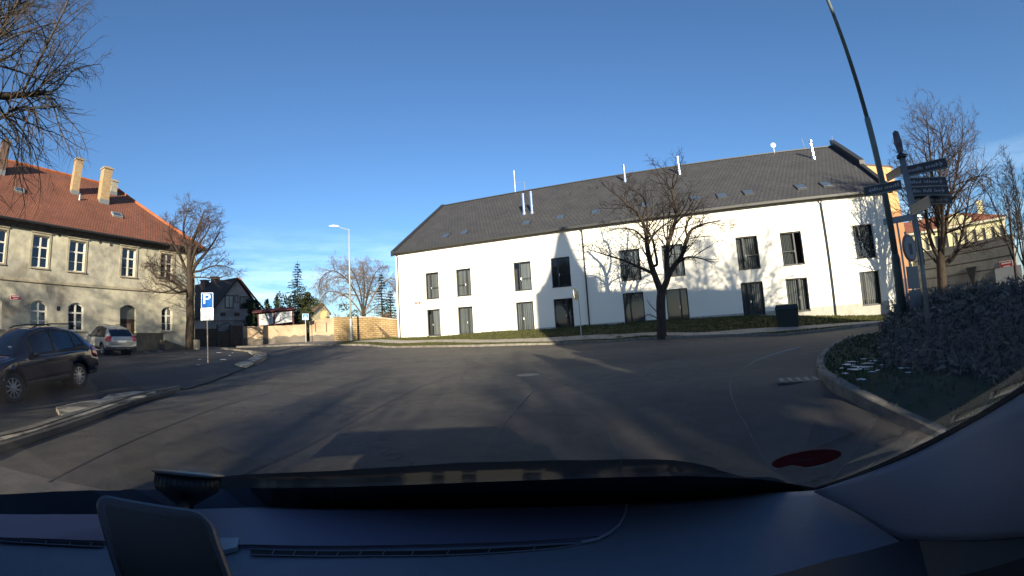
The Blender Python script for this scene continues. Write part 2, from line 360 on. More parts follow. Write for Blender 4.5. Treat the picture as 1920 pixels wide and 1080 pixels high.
# grass strip starts right of the lamp; pavement to the left of it
isp = min(range(len(far)), key=lambda i: abs(far[i].x-at(668, 645, 40).x))
gr_poly = [p+Vector((0, .15, 0)) for p in far[isp:]]+back[:3]+[at(672, 639, 42)]
pv_poly = [p+Vector((.02, .15, 0)) for p in far[:isp+1]]+[at(672, 639, 42)]+[at(660, 636.5, 43.5), at(570, 640, 47), at(440, 648, 50)]
sheet('verge', gr_poly, .09, verge_m, 1.0)
sheet('pavement', pv_poly, .10, mat('old_pavement', (.20, .18, .16), .85, .3, col2=(.11, .10, .095), vscale=1.5, bump=.4), 1.0)
pa = [onT(x, y, .1) for x, y in ((665,640.5),(720,639.5),(800,640),(900,640),(1000,638),(1160,632.5),(1300,627),(1420,620),(1500,615),(1600,607),(1685,601))]
pa = smooth(pa, 4); pa.append(pa[-1]+(pa[-1]-pa[-2]).normalized()*18)
def ribbon(name, line, wd, dz, m, kind='structure'):
    mb = MB(); k = 0
    for i, p in enumerate(line):
        t = (line[min(i+1, len(line)-1)]-line[max(i-1, 0)]); t.z = 0; t.normalize(); nn = Vector((-t.y, t.x, 0))
        for s_ in (-.5, 0, .5): q = p+nn*wd*s_; mb.v.append((q.x, q.y, T(q.x, q.y)+dz))
    for i in range(len(line)-1):
        for j in (0, 1): mb.f.append([i*3+j, i*3+j+1, (i+1)*3+j+1, (i+1)*3+j][::-1])
    o = mb.build(name, m); tag(o, kind=kind); return o
ribbon('path', pa, 1.3, .115, path_m)
# grass blades on the verge and the bank: small leaf triangles
def blades(name, poly, n, h, m, seed, dz=.09, label=None, avoid=None):
    rng = random.Random(seed); xs = [p[0] for p in poly]; ys = [p[1] for p in poly]; mb = MB(); c = 0; tries = 0
    while c < n and tries < n*30:
        tries += 1
        x = rng.uniform(min(xs), max(xs)); y = rng.uniform(min(ys), max(ys)); ins = False; j = len(poly)-1
        for i in range(len(poly)):
            if (poly[i][1] > y) != (poly[j][1] > y) and x < (poly[j][0]-poly[i][0])*(y-poly[i][1])/(poly[j][1]-poly[i][1])+poly[i][0]: ins = not ins
            j = i
        if not ins: continue
        if avoid and min((q.x-x)**2+(q.y-y)**2 for q in avoid) < .75**2: continue
        z = T(x, y)+dz-.01
        for _ in range(3):
            a = rng.uniform(0, 6.28); hh = h*rng.uniform(.5, 1.3); wv = .02+hh*.12; X = x+rng.uniform(-.15, .15); Y = y+rng.uniform(-.15, .15)
            mb.add([(X-wv*math.cos(a), Y-wv*math.sin(a), z), (X+wv*math.cos(a), Y+wv*math.sin(a), z), (X+rng.uniform(-.5, .5)*hh, Y+rng.uniform(-.5, .5)*hh, z+hh)], [(0, 1, 2)])
        c += 1
    o = mb.build(name, m); tag(o, label, 'grass', None, 'stuff'); return o
blades('grass', [p[:2] for p in gr_poly if p.x < 48], 9000, .09, grass_m, 3, label='thin winter grass growing on the sloping verge below the white building', avoid=pa)
# parking lot on the left: cobbles with a kerbed pale edge
ks = [onT(x, y) for x, y in ((-160,905),(-60,858),(0,838),(60,822),(120,800),(180,778),(240,757),(300,741),(338,733))]
ks = smooth(ks, 4)
nose = [onT(x, y) for x, y in ((338,735),(400,716),(440,700),(470,688),(486,681),(498,674),(500,669),(492,664),(470,661),(440,658),(418,655))]
nose = smooth(nose, 4)
lot = list(ks)+nose[1:]+[at(405, 652, 42), at(372, 652, 40)]+[O0+OD*20, O0-OD*12, O0-OD*12-ON*18, Vector((-16, -8, 0)), Vector((-9.6, -2, 0))]
sheet('parking_lot', lot, .05, cobble, 1.0, uv=True)
strip('kerb_near', [p for p in ks], -.16, .17, kerb_m)
strip('kerb_nose', nose[len(nose)//2-6:], -.16, .16, kerb_m)
# worn pale paving slabs along the kerb
sl1 = [onT(x, y, .1) for x, y in ((-20,822),(60,803),(118,786),(105,767),(150,757),(190,752),(205,743),(250,737),(292,737),(270,748),(215,762),(180,775),(130,792),(60,815),(0,833))]
sl2 = [onT(x, y, .1) for x, y in ((440,683),(462,677),(478,667),(466,660),(480,662),(494,668),(492,674),(478,680),(460,688))]
sheet('paving_slabs', sl1, .15, slab_m, .5, skirt=.1); sheet('paving_slabs_nose', sl2, .145, slab_m, .5, skirt=.1)
sheet('pavement_edge', [onT(x, y, .1) for x, y in ((-150,862),(0,815),(110,782),(180,762),(300,738),(330,733),(240,758),(120,801),(0,839),(-150,905))], .13,
      mat('edge_asphalt', (.085, .078, .07), .9, .2, var=.25, vscale=2, bump=.5), .6, skirt=.1)
# thawing snow and ice on the cobbles
def snow_patches(name, spots, label, seed, dz, gain=1.0):
    rng = random.Random(seed); mb = MB()
    for px, py, wpx, hpx in spots:
        n_ = 11; pts = []
        for k in range(n_):
            a = 2*math.pi*k/n_; rr = rng.uniform(.12, .85)*gain
            pts.append(onT(px+wpx*math.cos(a)*rr, py+hpx*math.sin(a)*rr, dz))
        c = sum(pts, Vector())/n_; vs = [(c.x, c.y, T(c.x, c.y)+dz+.012)]+[(p.x, p.y, T(p.x, p.y)+dz) for p in pts]
        mb.add(vs, [(0, 1+k, 1+(k+1) % n_) for k in range(n_)])
    o = mb.build(name, snow_m); tag(o, label, 'snow', None, 'stuff')
snow_patches('snow', [(418,674,12,2),(432,666,7,1.3),(436,661,5,1.2),(372,684,7,1),(410,661,14,.8),(425,656,10,.8),(300,658,12,.8),(275,660,14,.7),(243,662,10,.7),(350,662,9,.6),(180,672,14,.6),(375,674,8,1)],
             'thawing white snow remnants on the cobbled parking area', 2, .055, .7)
# right-hand bank: kerb, grass, snow
kr = [onT(x, y) for x, y in ((1700,622),(1660,627),(1625,633),(1590,641),(1568,653),(1553,668),(1546,684),(1550,700),(1562,713),(1590,730),(1640,757),(1700,787),(1760,815),(1840,850),(1950,905))]
kr = smooth(kr, 4)
k0 = kr[0]+(kr[0]-kr[1]).normalized()*22
kr2 = [k0]+kr+[kr[-1]+(kr[-1]-kr[-2]).normalized()*6]
strip('kerb_right', kr2[::-1], .18, .13, kerb_m, side=-.18)
bank_poly = [p for p in kr2]+[Vector((9, -12, 0)), Vector((34, -12, 0)), Vector((44, 16, 0))]
sheet('grass_bank', bank_poly, .11, bank_m, 1.0)
blades('bank_grass', [p[:2] for p in kr2 if p.y > -3 and p.x < 24]+[(8, -3), (22, -3), (24, 15)], 7000, .08, mat('bank_grass', (.055, .09, .035), .95, .1, col2=(.035, .05, .025), vscale=2), 5, .11, label='short dark grass growing on the shaded right hand bank')
snow_patches('snow_on_grass', [(1595,684,17,3),(1625,688,20,2.5),(1640,676,14,1.6),(1610,692,22,2),(1650,652,9,1),(1670,666,18,1.2),(1690,690,14,1.2),(1615,711,9,2),(1580,690,9,2),(1645,694,12,1.4),(1680,648,12,1),(1708,698,14,1.6),(1600,678,14,1),(1632,681,16,1),(1585,700,7,1.2),(1655,684,12,1),(1620,673,10,.8),(1665,660,14,.8),(1605,687,18,1.4),(1635,697,9,.9),(1700,690,16,.9)],
             'thin white snow patches lying on the grass bank', 4, .15, 1.35)
tar = mat('tar', (.022, .021, .021), .7)
for k, ln in enumerate((((90,905),(230,835),(340,790),(430,758),(540,728),(640,705),(760,684)), ((420,905),(560,845),(700,770),(800,722),(930,680),(1060,660)), ((760,690),(900,688),(1040,676),(1150,662)))):
    ribbon('tar_seam', smooth([onT(*q) for q in ln], 5), .045, .006, tar)
# gully grate and manhole in the road
gg = empty('drain_grate', onT(1505, 714)+Vector((0, 0, .006)), R(-30), 'iron drain grate with pale slots set in the road beside the right kerb', 'drain')
mb = MB(); mb.box((0, 0, 0), (.9, .5, .03)); mb.build('frame', mat('iron', (.06, .055, .05), .7), gg, loc=None)
for k in range(6):
    mb = MB(); mb.box((-.36+k*.145, 0, .02), (.07, .4, .02)); mb.build('bar', mat('iron_bar', (.22, .20, .18), .7), gg)
p = onT(990, 703); mh = MB(); mh.lathe([(.36, -.02), (.36, .006), (.30, .006), (.29, 0), (.1, .002)], 24, Matrix.Translation(p)); o = mh.build('manhole_cover', mat('iron_cover', (.12, .11, .10), .6), loc=p)
tag(o, 'round grey iron manhole cover in the middle of the road', 'manhole')
# ================================================================== BUILDINGS
def frame(o, d, n):
    o, d, n = Vector(o), Vector(d), Vector(n)
    return lambda u, w_, z: Vector((o.x+d.x*u+n.x*w_, o.y+d.y*u+n.y*w_, z))
def wallgrid(mb, F, u0, u1, z0, z1, holes, dep, flip=False):
    us = sorted({u0, u1, *[h[0] for h in holes], *[h[1] for h in holes]}); zs = sorted({z0, z1, *[h[2] for h in holes], *[h[3] for h in holes]})
    def q(a, b, c, d, uv=None): mb.quad(*((d, c, b, a) if flip else (a, b, c, d)), uv=uv)
    for i in range(len(us)-1):
        for j in range(len(zs)-1):
            a, b, c, d = us[i], us[i+1], zs[j], zs[j+1]; cu, cz = (a+b)/2, (c+d)/2
            if any(h[0] < cu < h[1] and h[2] < cz < h[3] for h in holes): continue
            q(F(a,0,c), F(b,0,c), F(b,0,d), F(a,0,d), [(a, c), (b, c), (b, d), (a, d)])
    for a, b, c, d in [h[:4] for h in holes]:
        uv = [(0, 0)]*4
        q(F(a,0,c), F(a,0,d), F(a,dep,d), F(a,dep,c), uv); q(F(b,0,d), F(b,0,c), F(b,dep,c), F(b,dep,d), uv)
        q(F(a,0,d), F(b,0,d), F(b,dep,d), F(a,dep,d), uv); q(F(b,0,c), F(a,0,c), F(a,dep,c), F(b,dep,c), uv)
def fbox(mb, F, u0, u1, w0, w1, z0, z1):
    o = F(u0, w0, z0); mb.obox(o, F(u1, w0, z0)-o, F(u0, w1, z0)-o, Vector((0, 0, z1-z0)))
# ---------------------------------------------------------------- white building
F = frame(W0, WD, WN); EZ, RZ, RW, UL = 9.02, 15.85, 9.56, 39.2
wb = empty('white_building', W0+Vector((0, 0, 1)), 0, 'long white rendered two storey building with steep dark slate roof beyond the road', 'building')
wb_loc = wb.location.copy()
def wpart(mb, name, m, parent=None, **k):
    o = mb.build(name, m, None, **k); o.parent = parent or wb
    if not parent: o.matrix_parent_inverse = Matrix.Translation(-wb_loc)
    return o
cols_ = [(3.10, 4.47), (6.17, 7.60), (11.46, 12.95), (14.62, 16.15), (19.96, 21.46), (23.06, 24.58), (28.25, 29.74), (31.29, 32.77), (36.42, 37.90)]
UPZ, LOZ = (4.36, 6.68), (1.12, 3.42)
holes = [(a, b, *UPZ) for a, b in cols_]+[(a, b, *LOZ) for a, b in cols_]
mb = MB(); wallgrid(mb, F, 0, UL, -.5, EZ, holes, .24)
mb.quad(F(0,0,-.5), F(0,0,EZ), F(0,RW*2,EZ), F(0,RW*2,-.5)); mb.add([F(0,0,EZ), F(0,RW,RZ-.12), F(0,RW*2,EZ)], [(0,1,2)])
mb.quad(F(UL,0,EZ), F(UL,0,-.5), F(UL,RW*2,-.5), F(UL,RW*2,EZ)); mb.add([F(UL,0,EZ), F(UL,RW*2,EZ), F(UL+0,RW,RZ-.12)], [(0,1,2)])
mb.quad(F(UL,RW*2,-.5), F(0,RW*2,-.5), F(0,RW*2,EZ), F(UL,RW*2,EZ))
o = wpart(mb, 'wall', white_wall)
mb = MB(); pt = lambda u: float(np.interp(u, [0, 6, 9, 20, 40], [.98, 1.10, 1.20, 1.31, 1.31])); xs_ = [0.0]
for a, b in cols_: xs_ += [a, b]
xs_.append(UL-.02)
for i in range(len(xs_)-1):
    a, b = xs_[i], xs_[i+1]; ta, tb = (pt(a), pt(b)) if i % 2 == 0 else (1.12, 1.12)
    if i % 2 and pt(a) < 1.12: ta = tb = pt(a)
    mb.quad(F(a, -.014, -.6), F(b, -.014, -.6), F(b, -.014, tb), F(a, -.014, ta)); mb.quad(F(a, -.014, ta), F(b, -.014, tb), F(b, .0, tb), F(a, .0, ta))
wpart(mb, 'plinth', plinth_m)
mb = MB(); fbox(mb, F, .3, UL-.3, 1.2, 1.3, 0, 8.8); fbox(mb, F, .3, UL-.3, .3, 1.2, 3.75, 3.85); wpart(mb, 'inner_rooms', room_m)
# slate roof: two slopes with real thickness, uv in metres for the tile courses
sl_ = math.hypot(RW, RZ-EZ); ov = .35
mb = MB(); e0 = (-.35, EZ-.35*(RZ-EZ)/RW+.10)
for sgn in (0, 1):
    wa, wbb = (-ov, RW) if sgn == 0 else (RW*2+ov, RW)
    za = EZ-ov*(RZ-EZ)/RW+.12; zb = RZ+.12; L1 = math.hypot(RW+ov, zb-za)
    ua, ub = -.12, UL+.35; ubr = UL+1.5
    mb.quad(F(ua, wa, za), F(ub, wa, za), F(ubr, wbb, zb), F(ua, wbb, zb), [(0, 0), (ub-ua, 0), (ubr-ua, L1), (0, L1)])
    mb.quad(F(ua, wa, za-.14), F(ua, wbb, zb-.14), F(ubr, wbb, zb-.14), F(ub, wa, za-.14), [(0, 0)]*4)
    mb.quad(F(ua, wa, za-.14), F(ub, wa, za-.14), F(ub, wa, za), F(ua, wa, za), [(0, 0)]*4)
    mb.quad(F(ub, wa, za-.14), F(ubr, wbb, zb-.14), F(ubr, wbb, zb), F(ub, wa, za), [(0, 0)]*4)
roof = wpart(mb, 'roof', slate)
# verge upstands (dark metal) on both gables, ridge cap, gutter
def slope(u, w_): return F(u, w_, EZ+w_*(RZ-EZ)/RW+.12)
def slopebar(mb, u0, u1, w0, w1, h0, h1, fold=0):
    n_ = Vector((0, 0, 1)); a, b, c, d = slope(u0, w0), slope(u1, w0), slope(u1+fold, w1), slope(u0+fold, w1)
    v = [p+n_*h0 for p in (a, b, c, d)]+[p+n_*h1 for p in (a, b, c, d)]
    mb.add(v, [(3,2,1,0),(4,5,6,7),(0,1,5,4),(1,2,6,5),(2,3,7,6),(3,0,4,7)])
mb = MB(); slopebar(mb, -.22, .16, -ov-.05, RW+.05, -.3, .17); wpart(mb, 'verge_trim', anth)
mb = MB(); slopebar(mb, UL+.2, UL+.55, -ov, 4.2, -.25, .30, .5); slopebar(mb, UL+.75, UL+1.2, 4.0, RW+.1, -.25, .62, .45); wpart(mb, 'verge_trim', anth)
mb = MB(); fbox(mb, F, -.1, UL+1.4, RW-.13, RW+.13, RZ+.10, RZ+.19); wpart(mb, 'ridge_cap', anth)
mb = MB(); fbox(mb, F, -.1, UL+.3, -ov-.13, -ov+.02, EZ-.26, EZ-.10); wpart(mb, 'gutter', anth)
for u, z0 in ((.30, 1.05), (17.32, 1.2), (34.45, .6)):
    mb = MB(); mb.tube([F(u, -ov-.05, EZ-.2), F(u, -.10, EZ-.55), F(u, -.10, z0)], .055, 8); wpart(mb, 'downpipe', anth)
# roof windows
for u, w_ in ((4.62,1.35),(6.49,1.45),(12.38,1.47),(15.35,1.59),(18.34,1.61),(22.24,1.6),(26.09,1.59),(28.04,1.48),(29.98,1.47),(33.8,1.38),(35.68,1.36)):
    mb = MB(); slopebar(mb, u-.40, u+.40, w_-.42, w_+.42, 0, .10); f_ = wpart(mb, 'roof_window', mat('roof_window_frame', (.035, .035, .038), .7, .2))
    mb = MB(); slopebar(mb, u-.32, u+.32, w_-.34, w_+.34, .10, .106); o = wpart(mb, 'pane', mat('roof_glass', (.05, .07, .10), .3, .25), f_)
# flue pipes
for u, w_, zt in ((11.63,3.57,13.5),(12.41,3.5,13.55),(20.75,7.6,15.9),(25.75,7.5,15.85),(37.46,7.0,15.45)):
    b = slope(u, w_); tall = (zt-b.z) if w_ < 5 else 1.55; r = .13
    mb = MB(); mb.lathe([(r*1.4, -.2), (r*1.4, .12), (r, .16), (r, tall), (r*1.25, tall), (r*1.25, tall+.1), (.02, tall+.16)], 12, Matrix.Translation(b)); wpart(mb, 'flue_pipe', steel, smooth=False)
for u, w_ in ((15.6,6.3),(17.4,6.9),(18.2,6.8)):
    b = slope(u, w_); mb = MB(); mb.lathe([(.07, -.1), (.07, .25), (.1, .25), (.1, .32), (.01, .34)], 8, Matrix.Translation(b)); wpart(mb, 'vent_cap', anth)
mb = MB(); b = slope(9.0, RW); mb.tube([b, b+Vector((0, 0, 2.6))], .035, 5); wpart(mb, 'lightning_rod', galv)
mb = MB(); b2 = slope(10.1, RW); mb.tube([b2, b2+Vector((0, 0, 1.1))], .025, 4); mb.tube([b2+Vector((0,0,1.1)), b+Vector((0, 0, 1.15))], .02, 4); wpart(mb, 'lightning_rod', galv)
for u in (37.9, 40.6):
    b = slope(u, RW); mb = MB(); mb.tube([b, b+Vector((.15 if u > 38 else -.15, 0, 1.1))], .018, 4); wpart(mb, 'lightning_rod', galv)
b = slope(34.95, RW-.1); mb = MB(); mb.tube([b, b+Vector((0, 0, .75))], .025, 5)
mb.lathe([(.02, -.02), (.16, .02), (.24, .08), (.235, .09), (.15, .04), (.01, .0)], 14, Matrix.Translation(b+Vector((0,0,.8))) @ (-WN).to_track_quat('Z', 'Y').to_matrix().to_4x4()); wpart(mb, 'satellite_dish', white_sign)
# tall windows: dark frame, narrow fixed light and opening leaf, curtain behind
rng = random.Random(5)
for ci, (a, b) in enumerate(cols_):
    for z0, z1 in (UPZ, LOZ):
        narrow_left = not ((ci in (1, 7, 5)) or (ci == 2 and z0 < 2) and False)
        if ci == 3: narrow_left = z0 > 2
        mb = MB(); t = .07; wv = .16
        fbox(mb, F, a, b, wv, wv+.07, z0, z0+t); fbox(mb, F, a, b, wv, wv+.07, z1-t, z1)
        fbox(mb, F, a, a+t, wv, wv+.07, z0+t, z1-t); fbox(mb, F, b-t, b, wv, wv+.07, z0+t, z1-t)
        mu = a+(b-a)*(.34 if narrow_left else .66); fbox(mb, F, mu-.05, mu+.05, wv-.005, wv+.07, z0+t, z1-t)
        l0, l1 = (mu+.05, b-t) if narrow_left else (a+t, mu-.05)
        if z0 > 3: fbox(mb, F, l0, l1, wv-.015, wv+.03, z0+.95, z0+.99)
        fr = wpart(mb, 'window', anth)
        mb = MB(); mb.quad(F(a+t, wv+.03, z0+t), F(b-t, wv+.03, z0+t), F(b-t, wv+.03, z1-t), F(a+t, wv+.03, z1-t)); wpart(mb, 'pane', pane_m, fr)
        mb = MB(); k = 0; c0, c1 = (a+.04, b-.04) if (ci*2+int(z0 > 3)) % 5 else (l0-.03, l1+.03); n_ = 30  # spread over the narrow light too, standing in for its pale reflection
        for i in range(n_):
            ua, ub = c0+(c1-c0)*i/n_, c0+(c1-c0)*(i+1)/n_; wa = .36+.05*math.sin(i*1.9+ci); wb2 = .36+.05*math.sin((i+1)*1.9+ci)
            mb.quad(F(ua, wa, z0), F(ub, wb2, z0), F(ub, wb2, z1), F(ua, wa, z1))
        if (ci, z0 > 3) not in ((3, True), (3, False), (5, False)):
            wpart(mb, 'curtain', curtain_m if (ci+int(z0 > 3)) % 3 else mat('pale_curtain', (.34, .35, .35), .95, .1, var=.3, vscale=1.5, stretch=(14, 14, .3)), fr)
        mb = MB(); h_ = F(mu+(.09 if narrow_left else -.09), wv-.04, z0+.95); mb.box(h_, (.03, .03, .16)); wpart(mb, 'handle', steel, fr)
        mb = MB(); fbox(mb, F, a-.03, b+.03, -.05, .15, z0-.04, z0-.002); wpart(mb, 'sill', anth, fr)
# small red plaque on the wall, text lines too small to read in the photograph
def plaque(name, c, ax, az, n, w_, h_, label, lines=2, frame_=True):
    e = empty(name, c, 0, label, 'street sign'); c = Vector(c); loc = c.copy(); ax, n = Vector(ax).normalized(), Vector(n).normalized()
    def bx(w1, h1, dn0, dn1, off=(0, 0)):
        mb = MB(); o = c-ax*w1/2-Vector((0, 0, h1/2))+ax*off[0]+Vector((0, 0, off[1]))+n*dn0; mb.obox(o, ax*w1, n*(dn1-dn0), Vector((0, 0, h1))); return mb
    bx(w_, h_, 0, .02).build('backing', white_sign, e, loc=None); bx(w_*.94, h_*.86, .02, .026).build('plate', red_sign, e)
    for i in range(lines):
        zz = h_*(.20-.42*i) if lines > 1 else 0; wl = w_*(.7 if i == 0 else .45)
        rng = random.Random(i+int(w_*100)); x = -wl/2
        mb = MB()
        while x < wl/2:
            cw = h_*rng.uniform(.10, .16); hh = h_*(.22 if i == 0 else .16)
            mb.obox(c+ax*x+Vector((0, 0, zz-hh/2))+n*.026, ax*cw, n*.003, Vector((0, 0, hh))); x += cw*1.45
        mb.build('lettering', white_sign, e)
    for ch in kids(e): ch.matrix_parent_inverse = Matrix.Translation(-loc)
    return e
plaque('street_name_sign', F(2.28, -.006, 4.12), WD, 1, -WN, .62, .32, 'small red street name plaque on the left end of the white building')
# ---------------------------------------------------------------- old building on the left
OF = frame(O0, OD, ON); OEZ = 9.05
ob = empty('old_building', O0+OD*8+Vector((0, 0, 1.1)), 0, 'old two storey stucco building with red tiled hip roof behind the parked cars', 'building'); ob_loc = ob.location.copy()
def opart(mb, name, m, parent=None, **k):
    o = mb.build(name, m, None, **k); o.parent = parent or ob
    if not parent: o.matrix_parent_inverse = Matrix.Translation(-ob_loc)
    return o
stucco = mat('old_stucco', (.45, .41, .30), .95, .1)
def _st():
    n, l, b = N(stucco); tc = n.new('ShaderNodeTexCoord')
    a = n.new('ShaderNodeTexNoise'); a.inputs['Scale'].default_value = .32; a.inputs['Detail'].default_value = 9; a.inputs['Roughness'].default_value = .62; a.inputs['Distortion'].default_value = .8
    c = n.new('ShaderNodeTexNoise'); c.inputs['Scale'].default_value = 2.2; c.inputs['Detail'].default_value = 9
    l.new(tc.outputs['Object'], a.inputs['Vector']); l.new(tc.outputs['Object'], c.inputs['Vector'])
    r = n.new('ShaderNodeValToRGB'); e = r.color_ramp.elements; e[0].position = .34; e[0].color = (.27, .24, .185, 1); e[1].position = .64; e[1].color = (.58, .53, .39, 1)
    x = e.new(.46); x.color = (.43, .40, .32, 1); x = e.new(.54); x.color = (.51, .47, .35, 1)
    r2 = n.new('ShaderNodeValToRGB'); r2.color_ramp.elements[0].position = .35; r2.color_ramp.elements[1].position = .62; r2.color_ramp.elements[0].color = (.72, .72, .74, 1)
    mx = n.new('ShaderNodeMix'); mx.data_type = 'RGBA'; mx.blend_type = 'MULTIPLY'; mx.inputs[0].default_value = 1
    l.new(a.outputs['Fac'], r.inputs[0]); l.new(c.outputs['Fac'], r2.inputs[0]); l.new(r.outputs[0], mx.inputs[6]); l.new(r2.outputs[0], mx.inputs[7]); l.new(mx.outputs[2], b.inputs['Base Color'])
    bp = n.new('ShaderNodeBump'); bp.inputs['Strength'].default_value = .5; bp.inputs['Distance'].default_value = .03; l.new(c.outputs['Fac'], bp.inputs['Height']); l.new(bp.outputs[0], b.inputs['Normal'])
_st()
up_w = [(-.4, .75), (3.85, 5.05), (7.03, 8.22), (9.70, 10.86), (13.57, 14.63), (16.60, 17.62)]
lo_w = [(-.4, .75), (3.85, 5.05), (7.13, 8.30), (9.83, 10.93), (16.78, 17.66)]
UZ, GZ = (6.32, 8.35), (2.45, 4.28); DR = (13.58, 14.80, 1.6, 4.30)
holes = [(a, b, *UZ) for a, b in up_w]+[(a, b, *GZ) for a, b in lo_w]+[DR]
mb = MB(); U0, U1, DP = -14, 19.5, 14
wallgrid(mb, OF, U0, U1, -.2, OEZ, holes, .32)
# arched heads: fill the upper corners of the ground-floor openings
for a, b, z0, z1 in [(a, b, *GZ) for a, b in lo_w]+[DR]:
    rise = .26; k = 10
    for i in range(k):
        x0, x1 = i/k, (i+1)/k; zz = [z1-rise*(2*x-1)**2 for x in (x0, x1)]; ua, ub = a+(b-a)*x0, a+(b-a)*x1
        mb.quad(OF(ua, 0, zz[0]), OF(ub, 0, zz[1]), OF(ub, 0, z1), OF(ua, 0, z1)); mb.quad(OF(ua, 0, zz[0]), OF(ua, .2, zz[0]), OF(ub, .2, zz[1]), OF(ub, 0, zz[1]))
mb.quad(OF(U1,0,OEZ), OF(U1,0,-.2), OF(U1,DP,-.2), OF(U1,DP,OEZ)); mb.quad(OF(U0,0,-.2), OF(U0,0,OEZ), OF(U0,DP,OEZ), OF(U0,DP,-.2)); mb.quad(OF(U1,DP,-.2), OF(U0,DP,-.2), OF(U0,DP,OEZ), OF(U1,DP,OEZ))
opart(mb, 'wall', stucco)
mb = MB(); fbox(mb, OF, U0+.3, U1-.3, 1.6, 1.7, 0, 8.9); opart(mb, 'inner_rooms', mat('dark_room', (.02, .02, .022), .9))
mb = MB(); fbox(mb, OF, U0, U1+.08, -.10, -.002, 5.36, 5.46); fbox(mb, OF, U0, U1+.05, -.06, -.002, 5.46, 5.54); opart(mb, 'string_course', mat('weathered_stone', (.33, .29, .21), .9, .1, var=.25, vscale=2))
mb = MB()
for i, (w0, z0, z1) in enumerate(((-.14, 8.62, 8.74), (-.26, 8.74, 8.88), (-.42, 8.88, 9.02))): fbox(mb, OF, U0, U1+.05-w0, w0, -.002, z0, z1)
opart(mb, 'cornice', mat('cornice_dark', (.085, .075, .065), .9, .1, var=.3, vscale=3))
mb = MB(); RW2, RZ2, UR = 7.0, 14.95, 15.1
zE_, w0 = 9.03, -.55
A = OF(U0, w0, zE_); B = OF(U1+.55, w0, zE_); Cc = OF(UR, RW2, RZ2); Dd = OF(U0, RW2, RZ2); L1 = math.hypot(RW2-w0, RZ2-zE_)
mb.add([A, B, Cc, Dd], [(0,1,2,3)], [[(0, 0), (U1+.55-U0, 0), (UR-U0, L1), (0, L1)]])
Bb = OF(U1+.55, DP+.55, zE_); Ab = OF(U0, DP+.55, zE_)
mb.add([B, Bb, Cc], [(0,1,2)], [[(0, 0), (15, 0), (7.5, L1)]]); mb.add([Bb, Ab, Dd, Cc], [(0,1,2,3)], [[(0, 0), (30, 0), (30, L1), (4, L1)]])
mb.add([A, Dd, Ab], [(0, 1, 2)], [[(0, 0)]*3]); mb.add([A, Ab, Bb, B], [(0,1,2,3)], [[(0, 0)]*4])
opart(mb, 'roof', redtile)
mb = MB(); mb.tube([Dd+Vector((0,0,.02)), Cc+Vector((0,0,.02)), B+Vector((0,0,.05))], .13, 6); opart(mb, 'ridge_tiles', mat('ridge_red', (.34, .105, .04), .8, .2, var=.2, vscale=5))
mb = MB(); mb.tube([OF(U0, -.62, 9.0), OF(U1+.6, -.62, 8.96)], .085, 6); opart(mb, 'gutter', anth)
yb = tilemat('yellow_brick', (.50, .34, .15), (.38, .22, .10), (.34, .28, .2), .25, .09, .9, .012, .5)
def rslope(u, w_): return OF(u, w_, zE_+(w_+.55)*(RZ2-zE_)/(RW2+.55))
def ochim(px, py_base, py_top, pxt, size, m, name='chimney', cap=True, dw=0):
    n_ = (rslope(1, 0)-rslope(0, 0)).cross(rslope(0, 1)-rslope(0, 0)).normalized()
    b = onplane(px, py_base, rslope(0, 0), n_)
    rb = ray(px, py_base); rt_ = ray(pxt, py_top); Db = math.hypot(b.x, b.y); zt = EYE+Db*rt_[2]/math.hypot(rt_[0], rt_[1]); h_ = zt-b.z+.8
    mb = MB(); c = Vector((b.x, b.y, b.z-.8)); s2 = size/2
    pts = [(-s2, -s2), (s2, -s2), (s2, s2), (-s2, s2)]
    P_ = [c+OD*x+ON*y for x, y in pts]
    for i in range(4):
        a_, b_ = P_[i], P_[(i+1) % 4]; mb.quad(a_, b_, b_+Vector((0,0,h_)), a_+Vector((0,0,h_)), [(i*size, 0), ((i+1)*size, 0), ((i+1)*size, h_), (i*size, h_)])
    mb.quad(*[p+Vector((0,0,h_)) for p in P_], uv=[(0,0)]*4)
    ch = opart(mb, name, m)
    mb = MB(); mb.obox(c-OD*(s2+.07)-ON*(s2+.07)+Vector((0,0,h_)), OD*(size+.14), ON*(size+.14), Vector((0,0,.12)))
    mb.obox(c-OD*(s2-.08)-ON*(s2-.08)+Vector((0,0,h_+.12)), OD*(size-.16), ON*(size-.16), Vector((0,0,.10))); opart(mb, 'cap', m, ch)
    mb = MB(); mb.obox(c-OD*(s2+.03)-ON*(s2+.03)+Vector((0,0,.35)), OD*(size+.06), ON*(size+.06), Vector((0,0,.5))); opart(mb, 'flashing', mat('lead', (.16, .17, .18), .6), ch)
    return ch
ochim(139, 360, 301, 143, .62, yb); ochim(193, 377, 318, 195, .74, yb)
ochim(211, 362, 342, 213, .55, mat('grey_chimney', (.30, .28, .23), .9, .2, var=.2, vscale=4)); ochim(0, 322, 268, 3, .8, mat('dark_brick', (.14, .09, .07), .9, .2, var=.2, vscale=4))
for px, py in ((36, 358), (219, 404)):
    n_ = (rslope(1, 0)-rslope(0, 0)).cross(rslope(0, 1)-rslope(0, 0)).normalized(); b = onplane(px, py, rslope(0, 0), n_)
    dw = (rslope(0, 1)-rslope(0, 0)).normalized(); nn = OD.cross(dw).normalized(); nn = nn if nn.z > 0 else -nn
    mb = MB(); mb.obox(b-OD*.4-dw*.35, OD*.8, dw*.7, nn*.12); f_ = opart(mb, 'skylight', galv); mb = MB(); mb.obox(b-OD*.3-dw*.25+nn*.12, OD*.6, dw*.5, nn*.01); opart(mb, 'pane', mat('roof_glass', (.05, .07, .10), .3, .25), f_)
n_ = (rslope(1, 0)-rslope(0, 0)).cross(rslope(0, 1)-rslope(0, 0)).normalized(); b = onplane(149, 375, rslope(0, 0), n_)
